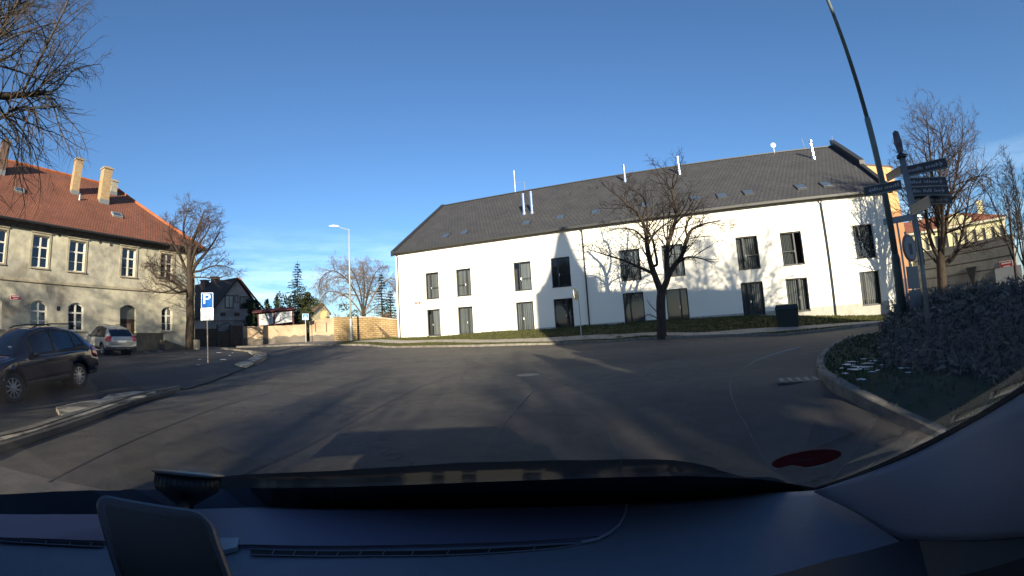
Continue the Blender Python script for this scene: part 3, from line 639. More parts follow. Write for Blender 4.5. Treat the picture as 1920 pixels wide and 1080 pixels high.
mb = MB(); mb.lathe([(.07, -.2), (.07, .35), (.12, .38), (.02, .5)], 8, Matrix.Translation(b)); opart(mb, 'roof_vent', galv)
def owin(a, b, z0, z1, arch):
    t = .075; wv = .16; mb = MB()
    top = z1-(.0 if not arch else .0)
    fbox(mb, OF, a, a+t, wv, wv+.08, z0, z1-(.2 if arch else 0)); fbox(mb, OF, b-t, b, wv, wv+.08, z0, z1-(.2 if arch else 0)); fbox(mb, OF, a+t, b-t, wv, wv+.08, z0, z0+t)
    m_ = (a+b)/2; fbox(mb, OF, m_-.06, m_+.06, wv-.02, wv+.08, z0+t, z1-.05)
    tz = z0+(z1-z0)*.64; fbox(mb, OF, a+t, m_-.06, wv-.015, wv+.08, tz-.05, tz+.05); fbox(mb, OF, m_+.06, b-t, wv-.015, wv+.08, tz-.05, tz+.05)
    gz = z0+(z1-z0)*.32
    for x0, x1 in ((a+t, m_-.06), (m_+.06, b-t)): fbox(mb, OF, x0, x1, wv+.01, wv+.05, gz-.018, gz+.018)
    if arch:
        k = 10
        for i in range(k):
            x0, x1 = i/k, (i+1)/k; ua, ub = a+(b-a)*x0, a+(b-a)*x1; y0, y1 = [z1-.26*(2*x-1)**2 for x in (x0, x1)]
            mb.quad(OF(ua, wv, y0-.09), OF(ub, wv, y1-.09), OF(ub, wv, y1), OF(ua, wv, y0))
    else: fbox(mb, OF, a+t, b-t, wv, wv+.08, z1-t, z1)
    fr = opart(mb, 'window', white_frame)
    mb = MB(); mb.quad(OF(a, wv+.06, z0), OF(b, wv+.06, z0), OF(b, wv+.06, z1), OF(a, wv+.06, z1)); opart(mb, 'pane', glassmat('old_glass', (.25, .27, .30), fres=1.9) if 'old_glass' not in MATS else MATS['old_glass'], fr)
    mb = MB(); fbox(mb, OF, a-.12, b+.12, -.10, .15, z0-.09, z0-.003); opart(mb, 'sill', MATS['weathered_stone'], fr)
    if not arch:
        mb = MB(); s_ = .15
        fbox(mb, OF, a-s_, a, -.04, -.002, z0, z1); fbox(mb, OF, b, b+s_, -.04, -.002, z0, z1); fbox(mb, OF, a-s_, b+s_, -.04, -.002, z1, z1+.14); fbox(mb, OF, a-s_-.04, b+s_+.04, -.10, -.002, z1+.14, z1+.2)
        opart(mb, 'surround', MATS['weathered_stone'], fr)
for a, b in up_w: owin(a, b, *UZ, False)
for a, b in lo_w: owin(a, b, *GZ, True)
a, b, z0, z1 = DR; mb = MB(); fbox(mb, OF, a, b, .30, .36, z0-.6, 3.2); fbox(mb, OF, a, b, .28, .36, 3.2, 3.32); d_ = opart(mb, 'door', mat('dark_wood', (.035, .022, .014), .7, .3, var=.3, vscale=5, stretch=(1, 1, .2)))
mb = MB(); fbox(mb, OF, a+.62, a+.95, .285, .30, 2.1, 3.0); opart(mb, 'door_panel', mat('worn_wood', (.13, .09, .06), .7), d_)
mb = MB(); fbox(mb, OF, a, b, .32, .33, 3.32, z1); opart(mb, 'fanlight', mat('dusty_glass', (.10, .11, .10), .3), d_)
mb = MB(); fbox(mb, OF, a-.02, b+.1, -.5, .3, 1.0, 1.6); opart(mb, 'doorstep', plinth_m, d_)
mb = MB(); fbox(mb, OF, 9.02, 9.26, -.015, -.002, 3.70, 3.98); opart(mb, 'vent_grille', black_m)
for u, z in ((8.9, 8.55), (11.9, 8.5), (12.7, 8.42)):
    mb = MB(); mb.lathe([(.01, .0), (.12, .0), (.09, .02), (.01, .02)], 7, Matrix.Translation(OF(u, -.012, z)) @ (-ON).to_track_quat('Z', 'Y').to_matrix().to_4x4()); opart(mb, 'plaster_hole', mat('hole', (.06, .05, .045), .9))
mb = MB(); fbox(mb, OF, 19.12, 19.5+.02, -.03, -.002, 1.0, 8.6); opart(mb, 'corner_pilaster', MATS['weathered_stone'])
plaque('street_name_sign', OF(6.05, -.006, 4.36), OD, 1, -ON, .78, .30, 'red street name plaque on the old stucco building above the dark car')
# concrete block beside the doorway and low sloping slab
cb = MB(); p = at(256, 655, 33.2); q = at(307, 653, 35.2); ax = (q-p); ax.z = 0; L2 = ax.length; ax.normalize(); nn = Vector((-ax.y, ax.x, 0))
z0 = T(p.x, p.y)-.1; cb.obox((p.x, p.y, z0), ax*L2, nn*1.2, Vector((0, 0, 1.28))); cb.obox(Vector((p.x, p.y, z0+1.28))-ax*.05-nn*.05, ax*(L2+.1), nn*1.3, Vector((0, 0, .07)))
o = cb.build('concrete_block', mat('old_concrete', (.22, .18, .12), .9, .1, col2=(.12, .10, .075), vscale=2, bump=.5), loc=(p.x, p.y, z0), bevel=.02); tag(o, 'weathered concrete bunker block standing behind the silver car at the old facade', 'concrete block')
cb = MB(); p = at(309, 657, 34.6); q = at(352, 655, 36.5); ax = (q-p); ax.z = 0; nn = Vector((-ax.y, ax.x, 0)).normalized(); zb = T(p.x, p.y)-.1
cb.prism([(0, 0), (1, 0), (1, .25), (.35, .62), (0, .85)], (p.x, p.y, zb), ax, Vector((0, 0, 1)), nn*.9)
o = cb.build('stone_ramp', MATS['old_concrete'], loc=(p.x, p.y, zb)); tag(o, 'low sloping stone slab against the old wall beside the tree trunk', 'stone slab')
cb = MB(); p = at(369, 657, 34.5); cb.box((p.x, p.y, T(p.x, p.y)+.35), (.35, .3, .8)); o = cb.build('guard_stone', MATS['weathered_stone'], loc=p, bevel=.05); tag(o, 'small pale guard stone at the foot of the tree by the old building corner', 'bollard')
# ---------------------------------------------------------------- small gabled house behind the gate
def mk(ent):
    loc = ent.location.copy()
    def f(mb, name, m, parent=None, **k):
        o = mb.build(name, m, None, **k); o.parent = parent or ent
        if not parent: o.matrix_parent_inverse = Matrix.Translation(-loc)
        return o
    return f
def house(name, label, pl, pr, papex, D0, D1, zbase, depth, wm, rm, ov=.4, cat='house', slant=0):
    """gable wall between two eave pixels, ridge running away from us"""
    a, b = at(*pl, D0), at(*pr, D1); d = (b-a); d.z = 0; W_ = d.length; d.normalize(); n = Vector((-d.y, d.x, 0)); n = (n+d*slant).normalized()
    c = onplane(*papex, a, Vector((-d.y, d.x, 0))); ez = (a.z+b.z)/2; au = (c-a).dot(d)
    e = empty(name, Vector((a.x, a.y, zbase)), 0, label, cat); P_ = mk(e)
    q = lambda u, w_, z: Vector((a.x+d.x*u+n.x*w_, a.y+d.y*u+n.y*w_, z))
    mb = MB(); mb.add([q(0,0,zbase), q(W_,0,zbase), q(W_,0,ez), q(au,0,c.z), q(0,0,ez)], [(0,1,2,3,4)]); mb.add([q(0,depth,zbase), q(W_,depth,zbase), q(W_,depth,ez), q(au,depth,c.z), q(0,depth,ez)], [(4,3,2,1,0)])
    mb.quad(q(0,0,zbase), q(0,0,ez), q(0,depth,ez), q(0,depth,zbase)); mb.quad(q(W_,0,zbase), q(W_,depth,zbase), q(W_,depth,ez), q(W_,0,ez)); P_(mb, 'wall', wm)
    mb = MB()
    for s_, e_ in ((0, 0), (W_, W_)):
        dx = -1 if s_ == 0 else 1; sl = (c.z-ez)/abs(au-s_); x0 = s_+dx*ov; zz = ez-ov*sl+.1; L1 = math.hypot(abs(au-x0), c.z+.1-zz)
        V = [q(x0,-ov,zz), q(x0,depth+ov,zz), q(au,depth+ov,c.z+.1), q(au,-ov,c.z+.1)]; uv = [(0, 0), (depth+2*ov, 0), (depth+2*ov, L1), (0, L1)]
        mb.quad(*V, uv=uv); lo = [v-Vector((0, 0, .16)) for v in V]; mb.quad(*lo[::-1], uv=[(0, 0)]*4); mb.quad(V[3], V[0], lo[0], lo[3], uv=[(0, 0)]*4); mb.quad(V[0], V[1], lo[1], lo[0], uv=[(0, 0)]*4)
    P_(mb, 'roof', rm)
    return e, P_, q, W_, ez, au, c.z
rose = mat('rose_render', (.50, .39, .34), .95, .1, col2=(.36, .28, .245), vscale=1.2)
he, hP, hq, hW, hez, hau, haz = house('small_house', 'small pink rendered gabled house with dark tiled roof behind the gate', (392, 584), (489, 588), (443, 522), 52, 52.5, .6, 13, rose, darktile, slant=-.55)
mb = MB(); mb.tube([hq(hau,-.45,haz+.05), hq(hW+.45,-.45,hez-.2)], .11, 5); hP(mb, 'verge_tiles', MATS['ridge_red'])
def hwin(px0, px1, py0, py1, name='window', m=None):
    a, b = onplane(px0, py1, hq(0,-.03,0), (hq(0,1,0)-hq(0,0,0))), onplane(px1, py0, hq(0,-.03,0), (hq(0,1,0)-hq(0,0,0)))
hd = (hq(1,0,0)-hq(0,0,0)).normalized(); hn = Vector((-hd.y, hd.x, 0))
def hrect(P_, px0, py0, px1, py1, p0, n, m, name, dep=.06, parent=None):
    a = onplane(px0, py1, p0, n); b = onplane(px1, py0, p0, n); d = Vector((b.x-a.x, b.y-a.y, 0)); mb = MB(); nn = Vector(n).normalized()
    mb.obox(a-nn*dep, d, nn*dep*.98, Vector((0, 0, b.z-a.z))); return P_(mb, name, m, parent)
dkg = mat('dark_glazing', (.04, .045, .055), .12, .8)
brownf = mat('brown_frame', (.10, .05, .035), .7)
for x0, y0, x1, y1 in ((422.5,554.5,437,577), (450,556.5,464.5,578.5)):
    f_ = hrect(hP, x0-1, y0-1, x1+1, y1+1, hq(0,0,0), hn, brownf, 'window', .06)
    hrect(hP, x0+.8, y0+1.2, (x0+x1)/2-.6, y1-1, hq(0,-.06,0), hn, dkg, 'pane', .015, f_); hrect(hP, (x0+x1)/2+.6, y0+1.2, x1-.8, y1-1, hq(0,-.06,0), hn, dkg, 'pane', .015, f_)
nich = hrect(hP, 439.5, 553, 447, 568, hq(0,0,0), hn, mat('niche', (.16, .10, .07), .9), 'niche', .05); hrect(hP, 441.5, 556, 445, 567, hq(0,-.05,0), hn, rose, 'statuette', .1, nich)
for x0, x1 in ((413, 423), (439, 449)): hrect(hP, x0, 586, x1, 592.5, hq(0,0,0), hn, brownf, 'vent', .03)
hrect(hP, 395, 599, 488, 601.5, hq(0,0,0), hn, rose, 'string_course', .12); hrect(hP, 408, 582, 478, 583.5, hq(0,0,0), hn, rose, 'string_course', .08)
for px, py, s_ in ((384, 527, .7), (404, 521, .75)):
    c = at(px, py, 57); mb = MB(); mb.box((c.x, c.y, c.z-1.6), (s_, s_, 3.2)); mb.box((c.x, c.y, c.z+.06), (s_+.15, s_+.15, .12)); hP(mb, 'chimney', mat('dark_brick', (.14,.09,.07), .9))
# gate between the tree and the garden wall
p, q_ = at(374, 652, 43.5), at(455, 652, 46); d = Vector((q_.x-p.x, q_.y-p.y, 0)); GW = d.length; d.normalize(); n = Vector((-d.y, d.x, 0)); gz = 1.0
ge = empty('gate', Vector((p.x, p.y, gz)), 0, 'dark double gate with fan shaped metal top between tree and garden wall', 'gate'); gP = mk(ge)
gm = mat('dark_gate', (.030, .030, .028), .7, .3, var=.3, vscale=3); gq = lambda u, w_, z: Vector((p.x+d.x*u+n.x*w_, p.y+d.y*u+n.y*w_, gz+z))
def gbox(u0, u1, w0, w1, z0, z1): mb = MB(); o = gq(u0, w0, z0); mb.obox(o, d*(u1-u0), n*(w1-w0), Vector((0, 0, z1-z0))); return mb
gP(gbox(-.5, GW*.40, 0, .12, -.5, 1.75), 'panel', gm); gP(gbox(GW*.42, GW*.70, .02, .10, -.5, 1.5), 'panel', gm); gP(gbox(GW*.72, GW, 0, .15, -.5, 2.05), 'panel', gm)
for u in (GW*.41, GW*.71): gP(gbox(u-.06, u+.06, -.05, .12, -.5, 2.15), 'post', anth)
mb = MB(); c0 = gq(GW*.70, .05, 1.5)
for k in range(7):
    a = math.pi/2+k*math.pi/2/6; mb.tube([c0, c0+d*math.cos(a)*1.5*.9+Vector((0, 0, math.sin(a)*.8))], .02, 4)
arc = [c0+d*math.cos(math.pi/2+k*math.pi/2/10)*1.35+Vector((0, 0, math.sin(math.pi/2+k*math.pi/2/10)*.8)) for k in range(11)]; mb.tube(arc, .03, 4); gP(mb, 'fan_top', anth)
# garden wall (rendered) with darker base, running right
pink = mat('pink_wall', (.40, .30, .20), .95, .1)
def _pk():
    n, l, b = N(pink); tc = n.new('ShaderNodeTexCoord'); a = n.new('ShaderNodeTexNoise'); a.inputs['Scale'].default_value = 1.1; a.inputs['Detail'].default_value = 8; l.new(tc.outputs['Object'], a.inputs['Vector'])
    sx = n.new('ShaderNodeSeparateXYZ'); l.new(tc.outputs['Object'], sx.inputs[0])
    m1 = n.new('ShaderNodeMath'); m1.operation = 'MULTIPLY_ADD'; m1.inputs[1].default_value = .9; l.new(a.outputs['Fac'], m1.inputs[0]); 
    m2 = n.new('ShaderNodeMath'); m2.operation = 'SUBTRACT'; l.new(sx.outputs['Z'], m2.inputs[0]); m2.inputs[1].default_value = 1.72
    l.new(m2.outputs[0], m1.inputs[2]); r = n.new('ShaderNodeValToRGB'); e = r.color_ramp.elements; e[0].position = .46; e[0].color = (.155, .135, .115, 1); e[1].position = .54; e[1].color = (.43, .32, .215, 1)
    l.new(m1.outputs[0], r.inputs[0]); a2 = n.new('ShaderNodeTexNoise'); a2.inputs['Scale'].default_value = .8; a2.inputs['Detail'].default_value = 8; l.new(tc.outputs['Object'], a2.inputs['Vector'])
    r2 = n.new('ShaderNodeValToRGB'); r2.color_ramp.elements[0].position = .35; r2.color_ramp.elements[1].position = .6; r2.color_ramp.elements[0].color = (.7, .68, .66, 1); l.new(a2.outputs['Fac'], r2.inputs[0])
    mx = n.new('ShaderNodeMix'); mx.data_type = 'RGBA'; mx.blend_type = 'MULTIPLY'; mx.inputs[0].default_value = 1; l.new(r.outputs[0], mx.inputs[6]); l.new(r2.outputs[0], mx.inputs[7]); l.new(mx.outputs[2], b.inputs['Base Color'])
_pk()
sandstone = tilemat('sandstone_blocks', (.44, .31, .15), (.34, .23, .11), (.22, .16, .09), .52, .20, .95, .03, .9, (.62, .60, .58))
def wallrun(name, pts, thick, m, label, cap=None, catg='wall'):
    """pts: (px_bottom x, py bottom, py top, D)"""
    P0 = [at(x, yb, D) for x, yb, yt, D in pts]; e = empty(name, Vector((P0[0].x, P0[0].y, P0[0].z)), 0, label, catg); P_ = mk(e); mb = MB(); mc = MB()
    mb.v = []; acc = 0
    me_loc = e.location.copy()
    for i in range(len(pts)-1):
        a, b = P0[i], P0[i+1]; r1, r2 = ray(pts[i][0], pts[i][2]), ray(pts[i+1][0], pts[i+1][2])
        za = EYE+pts[i][3]*r1[2]/math.hypot(r1[0], r1[1]); zb = EYE+pts[i+1][3]*r2[2]/math.hypot(r2[0], r2[1])
        d = Vector((b.x-a.x, b.y-a.y, 0)); L = d.length; n = Vector((-d.y, d.x, 0)).normalized()*thick; g0 = Vector((0, 0, .6))
        A0, B0, A1, B1 = a-g0, b-g0, Vector((a.x, a.y, za)), Vector((b.x, b.y, zb))
        mb.quad(A0, B0, B1, A1, [(acc, A0.z), (acc+L, B0.z), (acc+L, B1.z), (acc, A1.z)]); mb.quad(A1, B1, B1+n, A1+n, [(0, 0)]*4); mb.quad(B0+n, A0+n, A1+n, B1+n, [(0, 0)]*4)
        mb.quad(B0, B0+n, B1+n, B1, [(0, B0.z), (thick, B0.z), (thick, B1.z), (0, B1.z)]); mb.quad(A0+n, A0, A1, A1+n, [(0, A0.z), (thick, A0.z), (thick, A1.z), (0, A1.z)]); acc += L
        if cap: nn = n.normalized(); mc.obox(A1-nn*.06, B1-A1, n+nn*.12, Vector((0, 0, cap)))
    o = P_(mb, 'face', m)
    if cap: P_(mc, 'coping', plinth_m)
    return e, P_
we, wP = wallrun('garden_wall', [(457,652,612,46),(500,647,611.5,45.3),(575,643,608,44.5)], .4, pink, 'pinkish rendered garden wall with dark damp base below the notice boards')
we2, wP2 = wallrun('garden_wall', [(581,642,602,44.2),(627,640,595,43)], .4, pink, 'pale rendered wall piece with a framed recessed square, right of the crossing sign')
p0 = at(581, 642, 44.2); p1 = at(627, 640, 43); d = Vector((p1.x-p0.x, p1.y-p0.y, 0)).normalized(); n = Vector((-d.y, d.x, 0))
for r_ in ((591,603.5,613,605), (591,622,613,623.5), (591,605,592.3,622), (611.7,605,613,622)): hrect(wP2, *r_, p0, n, mat('rust_frame', (.13, .08, .05), .8), 'frame', .04)
wallrun('stone_pillar', [(627,641,594,42.6),(642,641,594,41.9),(657,641,594.5,42.2)], .9, sandstone, 'thick yellowish sandstone pier of the wall behind the tall street lamp', None, 'wall')
wallrun('brick_wall', [(662,640.5,595.5,43.2),(703,638,595,42.6),(746,637,600,42.2)], .4, sandstone, 'yellow stone block wall joining the white building at its left end', .1)
# timber stair rails at the wall end
st = empty('wooden_railing', at(720, 638, 41), 0, 'weathered wooden stair railing leaning at the stone wall beside the white building', 'railing'); sP = mk(st)
wood = mat('grey_wood', (.14, .10, .07), .9, .1, var=.3, vscale=6)
for a, b in (((704,607),(735,634)), ((712,618),(742,640))): mb = MB(); mb.tube([at(*a, 41.2), at(*b, 40.6)], .05, 5); sP(mb, 'rail', wood)
for x, y0, y1 in ((717,622,638), (722,626,638), (728,629,638)): mb = MB(); mb.tube([at(x, y0, 41), at(x, y1, 41)], .045, 5); sP(mb, 'post', wood)
# roofed notice boards above the garden wall
nb = empty('notice_board', at(520, 620, 47), 0, 'long double notice board with red sloping roof standing behind the garden wall', 'notice board'); nP = mk(nb)
A_, B_ = at(483, 611, 46.6), at(549, 603, 46.6); d = Vector((B_.x-A_.x, B_.y-A_.y, 0)); BW = d.length; d.normalize(); n = Vector((-d.y, d.x, 0))
redw = mat('dark_red_wood', (.085, .022, .022), .7, .3, var=.2, vscale=5)
mb = MB(); t_ = 1.15; mb.obox(A_+n*.1+Vector((0,0,-.05)), (B_-A_), n*.12, Vector((0,0,t_+.3))); nP(mb, 'back_panel', redw)
for i, (x0, x1) in enumerate(((.0, .44), (.48, .98))):
    mb = MB(); o = A_+(B_-A_)*x0; e1 = (B_-A_)*(x1-x0); mb.obox(o+n*.06, e1, n*.04, Vector((0,0,t_))); bp_ = nP(mb, 'board', mat('notice_sheet', (.52, .54, .55), .5, .4, col2=(.30, .33, .35), vscale=3))
    rng = random.Random(i); mb = MB()
    for k in range(9):
        zz = t_*(.9-k*.1); 
        for j in range(4):
            xx = .06+j*.23; mb.obox(o+e1*xx+n*.045+Vector((0,0,zz)), e1*rng.uniform(.08, .2), n*.014, Vector((0,0,.035)))
    nP(mb, 'printed_lines', mat('faded_print', (.22, .24, .26), .7), bp_)
mb = MB(); o = A_-d*.5-n*.4+Vector((0,0,t_+.12)); mb.obox(o, (B_-A_)+d*.7, n*.8+Vector((0,0,.26)), Vector((0,0,.06))); nP(mb, 'roof', redw)
for x in (0, .46, 1): mb = MB(); mb.obox(A_+(B_-A_)*x-Vector((0,0,2.2))+n*.04, d*.12, n*.12, Vector((0,0,3.5))); nP(mb, 'post', redw)
# yellow cottage far behind
yel = mat('cream_render', (.62, .54, .36), .9, .1, var=.1, vscale=1)
ye, yP, yq, yW, yez, yau, yaz = house('cottage', 'small cream gabled cottage with brown roof far behind the bare tree', (588,590), (618,582), (604,568.5), 78, 82, 1.0, 12, yel, mat('brown_roof', (.16, .10, .06), .9, .1, var=.3, vscale=2), .4, slant=.9)
hrect(yP, 600, 583, 612, 598, yq(0,0,0), (yq(0,1,0)-yq(0,0,0)), mat('balcony_yellow', (.42, .34, .16), .8), 'balcony', .5)
# ---------------------------------------------------------------- right-hand background
orange = mat('orange_render', (.50, .30, .14), .9, .1, var=.08, vscale=1); orange_d = mat('rust_cladding', (.30, .155, .08), .9, .1, var=.12, vscale=1)
oe = empty('orange_building', at(1650, 590, 47), 0, 'tall orange brown rendered building behind the right end of the white building', 'building'); oP = mk(oe)
a, b, c = at(1598, 590, 50), at(1648, 590, 46), at(1716, 590, 50)
def topz(px, py, D): r_ = ray(px, py); return EYE+D*r_[2]/math.hypot(r_[0], r_[1])
zt = topz(1648, 299, 46)
mb = MB(); bk = (c-b)+(a-b)+b
for i, (p, q_) in enumerate(((a, b), (b, c), (c, bk), (bk, a))): mb.quad(Vector((p.x, p.y, -.5)), Vector((q_.x, q_.y, -.5)), Vector((q_.x, q_.y, zt)), Vector((p.x, p.y, zt)))
mb.quad(*[Vector((p.x, p.y, zt)) for p in (a, b, c, bk)])
oP(mb, 'wall', orange)
mb = MB()
for p, q_ in ((a, b), (b, c)):
    d = Vector((q_.x-p.x, q_.y-p.y, 0)).normalized(); n = Vector((d.y, -d.x, 0)); L = (q_-p).length; mb.obox(Vector((p.x, p.y, zt-.02))+n*.04-d*.04, d*(L+.08), -n*.4, Vector((0,0,.16)))
oP(mb, 'parapet_cap', brownf)
mb = MB(); d = Vector((c.x-b.x, c.y-b.y, 0)); L = d.length; d.normalize(); n = Vector((d.y, -d.x, 0)); mb.obox(Vector((b.x, b.y, -.5))+n*.003, d*L, n*.05, Vector((0,0,zt*.72))); oP(mb, 'cladding', orange_d)
for px, py0, py1 in ((1700, 522, 590), (1726, 528, 590)):
    g = onplane(px, py1, b+n*.06, n); t2 = onplane(px, py0, b+n*.06, n); mb = MB(); mb.obox(g-d*.5, d*1.1, n*.05, Vector((0,0,t2.z-g.z))); oP(mb, 'door', brownf)
# concrete retaining wall with horizontal joints
conc = mat('board_concrete', (.25, .245, .22), .9, .1, col2=(.17, .165, .15), vscale=1.3, bump=.3)
ce = empty('retaining_wall', at(1800, 560, 37), 0, 'grey concrete wall with horizontal board joints behind the hedge on the right', 'wall'); cP = mk(ce)
a, b = at(1722, 590, 42), at(1913, 590, 38.5); d = Vector((b.x-a.x, b.y-a.y, 0)); L = d.length; d.normalize(); n = Vector((-d.y, d.x, 0)); zt = (topz(1722, 460, 42)+topz(1908, 448, 38.5))/2
rows = 7; zb0 = -.3; hgt = (zt-zb0)/rows; mb = MB()
for i in range(rows): mb.obox(Vector((a.x, a.y, zb0+i*hgt)), d*L, n*.5, Vector((0, 0, hgt-.09)))
mb.obox(Vector((a.x, a.y, zb0))+n*.12, d*L, n*.4, Vector((0, 0, zt-zb0-.1))); cP(mb, 'face', conc)
mb = MB(); g = onplane(1891, 536, a, n); mb.obox(g-d*1.0-n*.06, d*2.3, n*.05, Vector((0,0,1.3))); cP(mb, 'metal_door', mat('pale_metal', (.42, .44, .44), .5))
mb = MB(); g = onplane(1824, 520, a, n); mb.prism([(-.45, .75), (.45, .75), (.0, -.75)], g-n*.02, d, Vector((0,0,1)), -n*.12); cP(mb, 'niche', black_m)
plaque('street_name_sign', onplane(1887, 496, a-n*.01, n), d, 1, -n, 1.15, .52, 'red street name plaque on the grey concrete wall at right')
# ornate yellow building with orange roof far right
ybd = empty('yellow_building', at(1800, 560, 88), 0, 'far cream yellow historic building with orange tiled hip roof behind the concrete wall', 'building'); bP = mk(ybd)
a, b = at(1700, 590, 88), at(1905, 590, 88); d = Vector((b.x-a.x, b.y-a.y, 0)); L = d.length; d.normalize(); n = Vector((-d.y, d.x, 0))
zt = (topz(1700, 432, 88)+topz(1890, 412, 88))/2; zr = topz(1828, 393, 96)
ymat = mat('ornate_yellow', (.66, .60, .36), .9, .1, var=.1, vscale=.6)
qq = lambda u, w_, z: Vector((a.x+d.x*u+n.x*w_, a.y+d.y*u+n.y*w_, z))
a = a-d*6; L += 6
mb = MB(); uw = []; nW = 15
for i in range(nW):
    for z in (zt-3.3, zt-7.2, zt-11): uw.append((L*(i+.3)/nW, L*(i+.7)/nW, z, z+2.1))
wallgrid(mb, qq and (lambda u, w_, z: qq(u, w_, z)), 0, L, -1, zt, uw, .3); mb.quad(qq(L,0,-1), qq(L,16,-1), qq(L,16,zt), qq(L,0,zt)); mb.quad(qq(0,0,-1), qq(0,0,zt), qq(0,16,zt), qq(0,16,-1)); bP(mb, 'wall', ymat)
for k, (x0, x1, z0, z1) in enumerate(uw[:]):
    if k % 3 == 2: continue
    mb = MB(); fbox(mb, lambda u, w_, z: qq(u, w_, z), x0, x1, .25, .3, z0, z1); fr = bP(mb, 'window', mat('far_window', (.16, .16, .15), .4))
mb = MB(); fbox(mb, lambda u, w_, z: qq(u, w_, z), -.3, L+.3, -.5, 0, zt-.4, zt); fbox(mb, lambda u, w_, z: qq(u, w_, z), 0, L, -.2, 0, zt-4.3, zt-4); bP(mb, 'cornice', mat('pale_stone', (.62, .58, .44), .9))
mb = MB(); mb.add([qq(-.5,-.6,zt), qq(L+.6,-.6,zt), qq(L-8,8,zr), qq(-5,8,zr), qq(L+.6,17,zt), qq(-.5,17,zt)], [(0,1,2,3),(1,4,2),(4,5,3,2)], [[(0,0),(L,0),(L-8,11),(0,11)],[(0,0),(17,0),(8,11)],[(0,0),(L,0),(L,11),(8,11)]])
bP(mb, 'roof', tilemat('orange_tiles', (.45, .15, .065), (.36, .11, .05), (.2, .07, .04), .25, .35, .85, .03, .5))
mb = MB(); c = qq(L*.66, -.3, zt); mb.prism([(-2.6, 0), (2.6, 0), (2.6, .7), (1.6, 1.2), (0, 2.2), (-1.6, 1.2), (-2.6, .7)], c, d, Vector((0,0,1)), n*.6); bP(mb, 'gable', ymat)
mb = MB(); fbox(mb, lambda u, w_, z: qq(u, w_, z), L*.83, L*.83+1.2, 5, 6.2, zt, zr+.9); bP(mb, 'chimney', ymat)
mb = MB(); c = qq(L*.36, 9, zr-1); mb.lathe([(1.3, 0), (1.3, 2.2), (1.6, 2.4), (1.2, 3.2), (.2, 4.2), (.02, 5)], 10, Matrix.Translation(c)); bP(mb, 'roof_turret', mat('pale_turret', (.55, .62, .60), .7))
# ---------------------------------------------------------------- church and house behind the car (they throw the shadow on the facade)
SH = Vector((SDIR.x, SDIR.y, 0)).normalized(); TE = math.tan(R(SUN_EL))
def back_from(u, z, t): q = W0+WD*u+SH*t; return Vector((q.x, q.y, z+t*TE))
t = 48; tip = back_from(15.7, 9.1, t); sh_ = back_from(15.3, 4.5, t)
ch = empty('church_tower', Vector((tip.x, tip.y, 0)), R(-17), 'plastered church tower with tall pointed spire standing behind the car', 'church'); hw = 1.75
cw = mat('church_plaster', (.55, .48, .36), .9, .1, var=.1, vscale=1)
mb = MB(); mb.box((0, 0, sh_.z/2), (hw*2, hw*2, sh_.z)); mb.build('tower', cw, ch)
mb = MB(); H_ = tip.z-sh_.z; sv = []
prof = [(hw*1.18, 0), (hw*.98, .25), (hw*.66, 1.4), (hw*.44, 2.6), (hw*.25, 3.9), (.02, H_)]; mb.lathe(prof, 8, Matrix.Translation((0, 0, sh_.z))); mb.build('spire', anth, ch)
for sx_ in (-1, 1): mb = MB(); mb.box((0, sx_*(hw+.01), sh_.z-2.5), (.8, .1, 1.8)); mb.build('louvre', brownf, ch)
pL, pR = back_from(17.3, 3.9, t-3), back_from(28.3, 3.1, t+1)
def backhouse(name, pL, pR, depth, drop, label):
    d = Vector((pR.x-pL.x, pR.y-pL.y, 0)); L = d.length; d.normalize(); n = Vector((-d.y, d.x, 0)); e = empty(name, Vector((pL.x, pL.y, 0)), 0, label, 'house'); P_ = mk(e); h = depth/2; z0 = min(pL.z, pR.z)
    q = lambda u, w_, z: Vector((pL.x+d.x*u+n.x*w_, pL.y+d.y*u+n.y*w_, z)); mb = MB()
    for s_ in (0, L): mb.add([q(s_,-h,0), q(s_,h,0), q(s_,h,z0-drop), q(s_,0,z0-.1), q(s_,-h,z0-drop)], [(0,1,2,3,4)])
    for s_ in (-h, h): mb.quad(q(0,s_,0), q(L,s_,0), q(L,s_,z0-drop), q(0,s_,z0-drop))
    P_(mb, 'wall', cw); mb = MB()
    for s_ in (-1, 1): mb.quad(q(-.2,s_*(h+.4),z0-drop-.3), q(L+.2,s_*(h+.4),z0-drop-.3), q(L+.2,0,pR.z), q(-.2,0,pL.z), [(0,0),(L,0),(L,5),(0,5)])
    P_(mb, 'roof', redtile)
    for i in range(int(L/3)):
        for z in (1.4, 4.6): mb = MB(); fbox(mb, lambda u, w_, z_: q(u, w_, z_), 1+i*3, 2.1+i*3, h, h+.06, z, z+1.7); P_(mb, 'window', white_frame)
backhouse('parish_house', pL, pR, 8, 4.2, 'plastered parish house with red tiled saddle roof joined to the church behind the car')
backhouse('gatehouse', Vector((9.0, -20, 8.8)), Vector((13.5, -21.2, 8.8)), 6, 3, 'small plastered gatehouse with tiled roof standing behind the camera car')  # added unseen house, placed to shade the right of the road
pL, pR = back_from(28.2, 1.75, 30), back_from(31.2, 1.6, 30); backhouse('outbuilding', pL, pR, 5, 2.5, 'low plastered outbuilding with tiled roof right of the parish house')
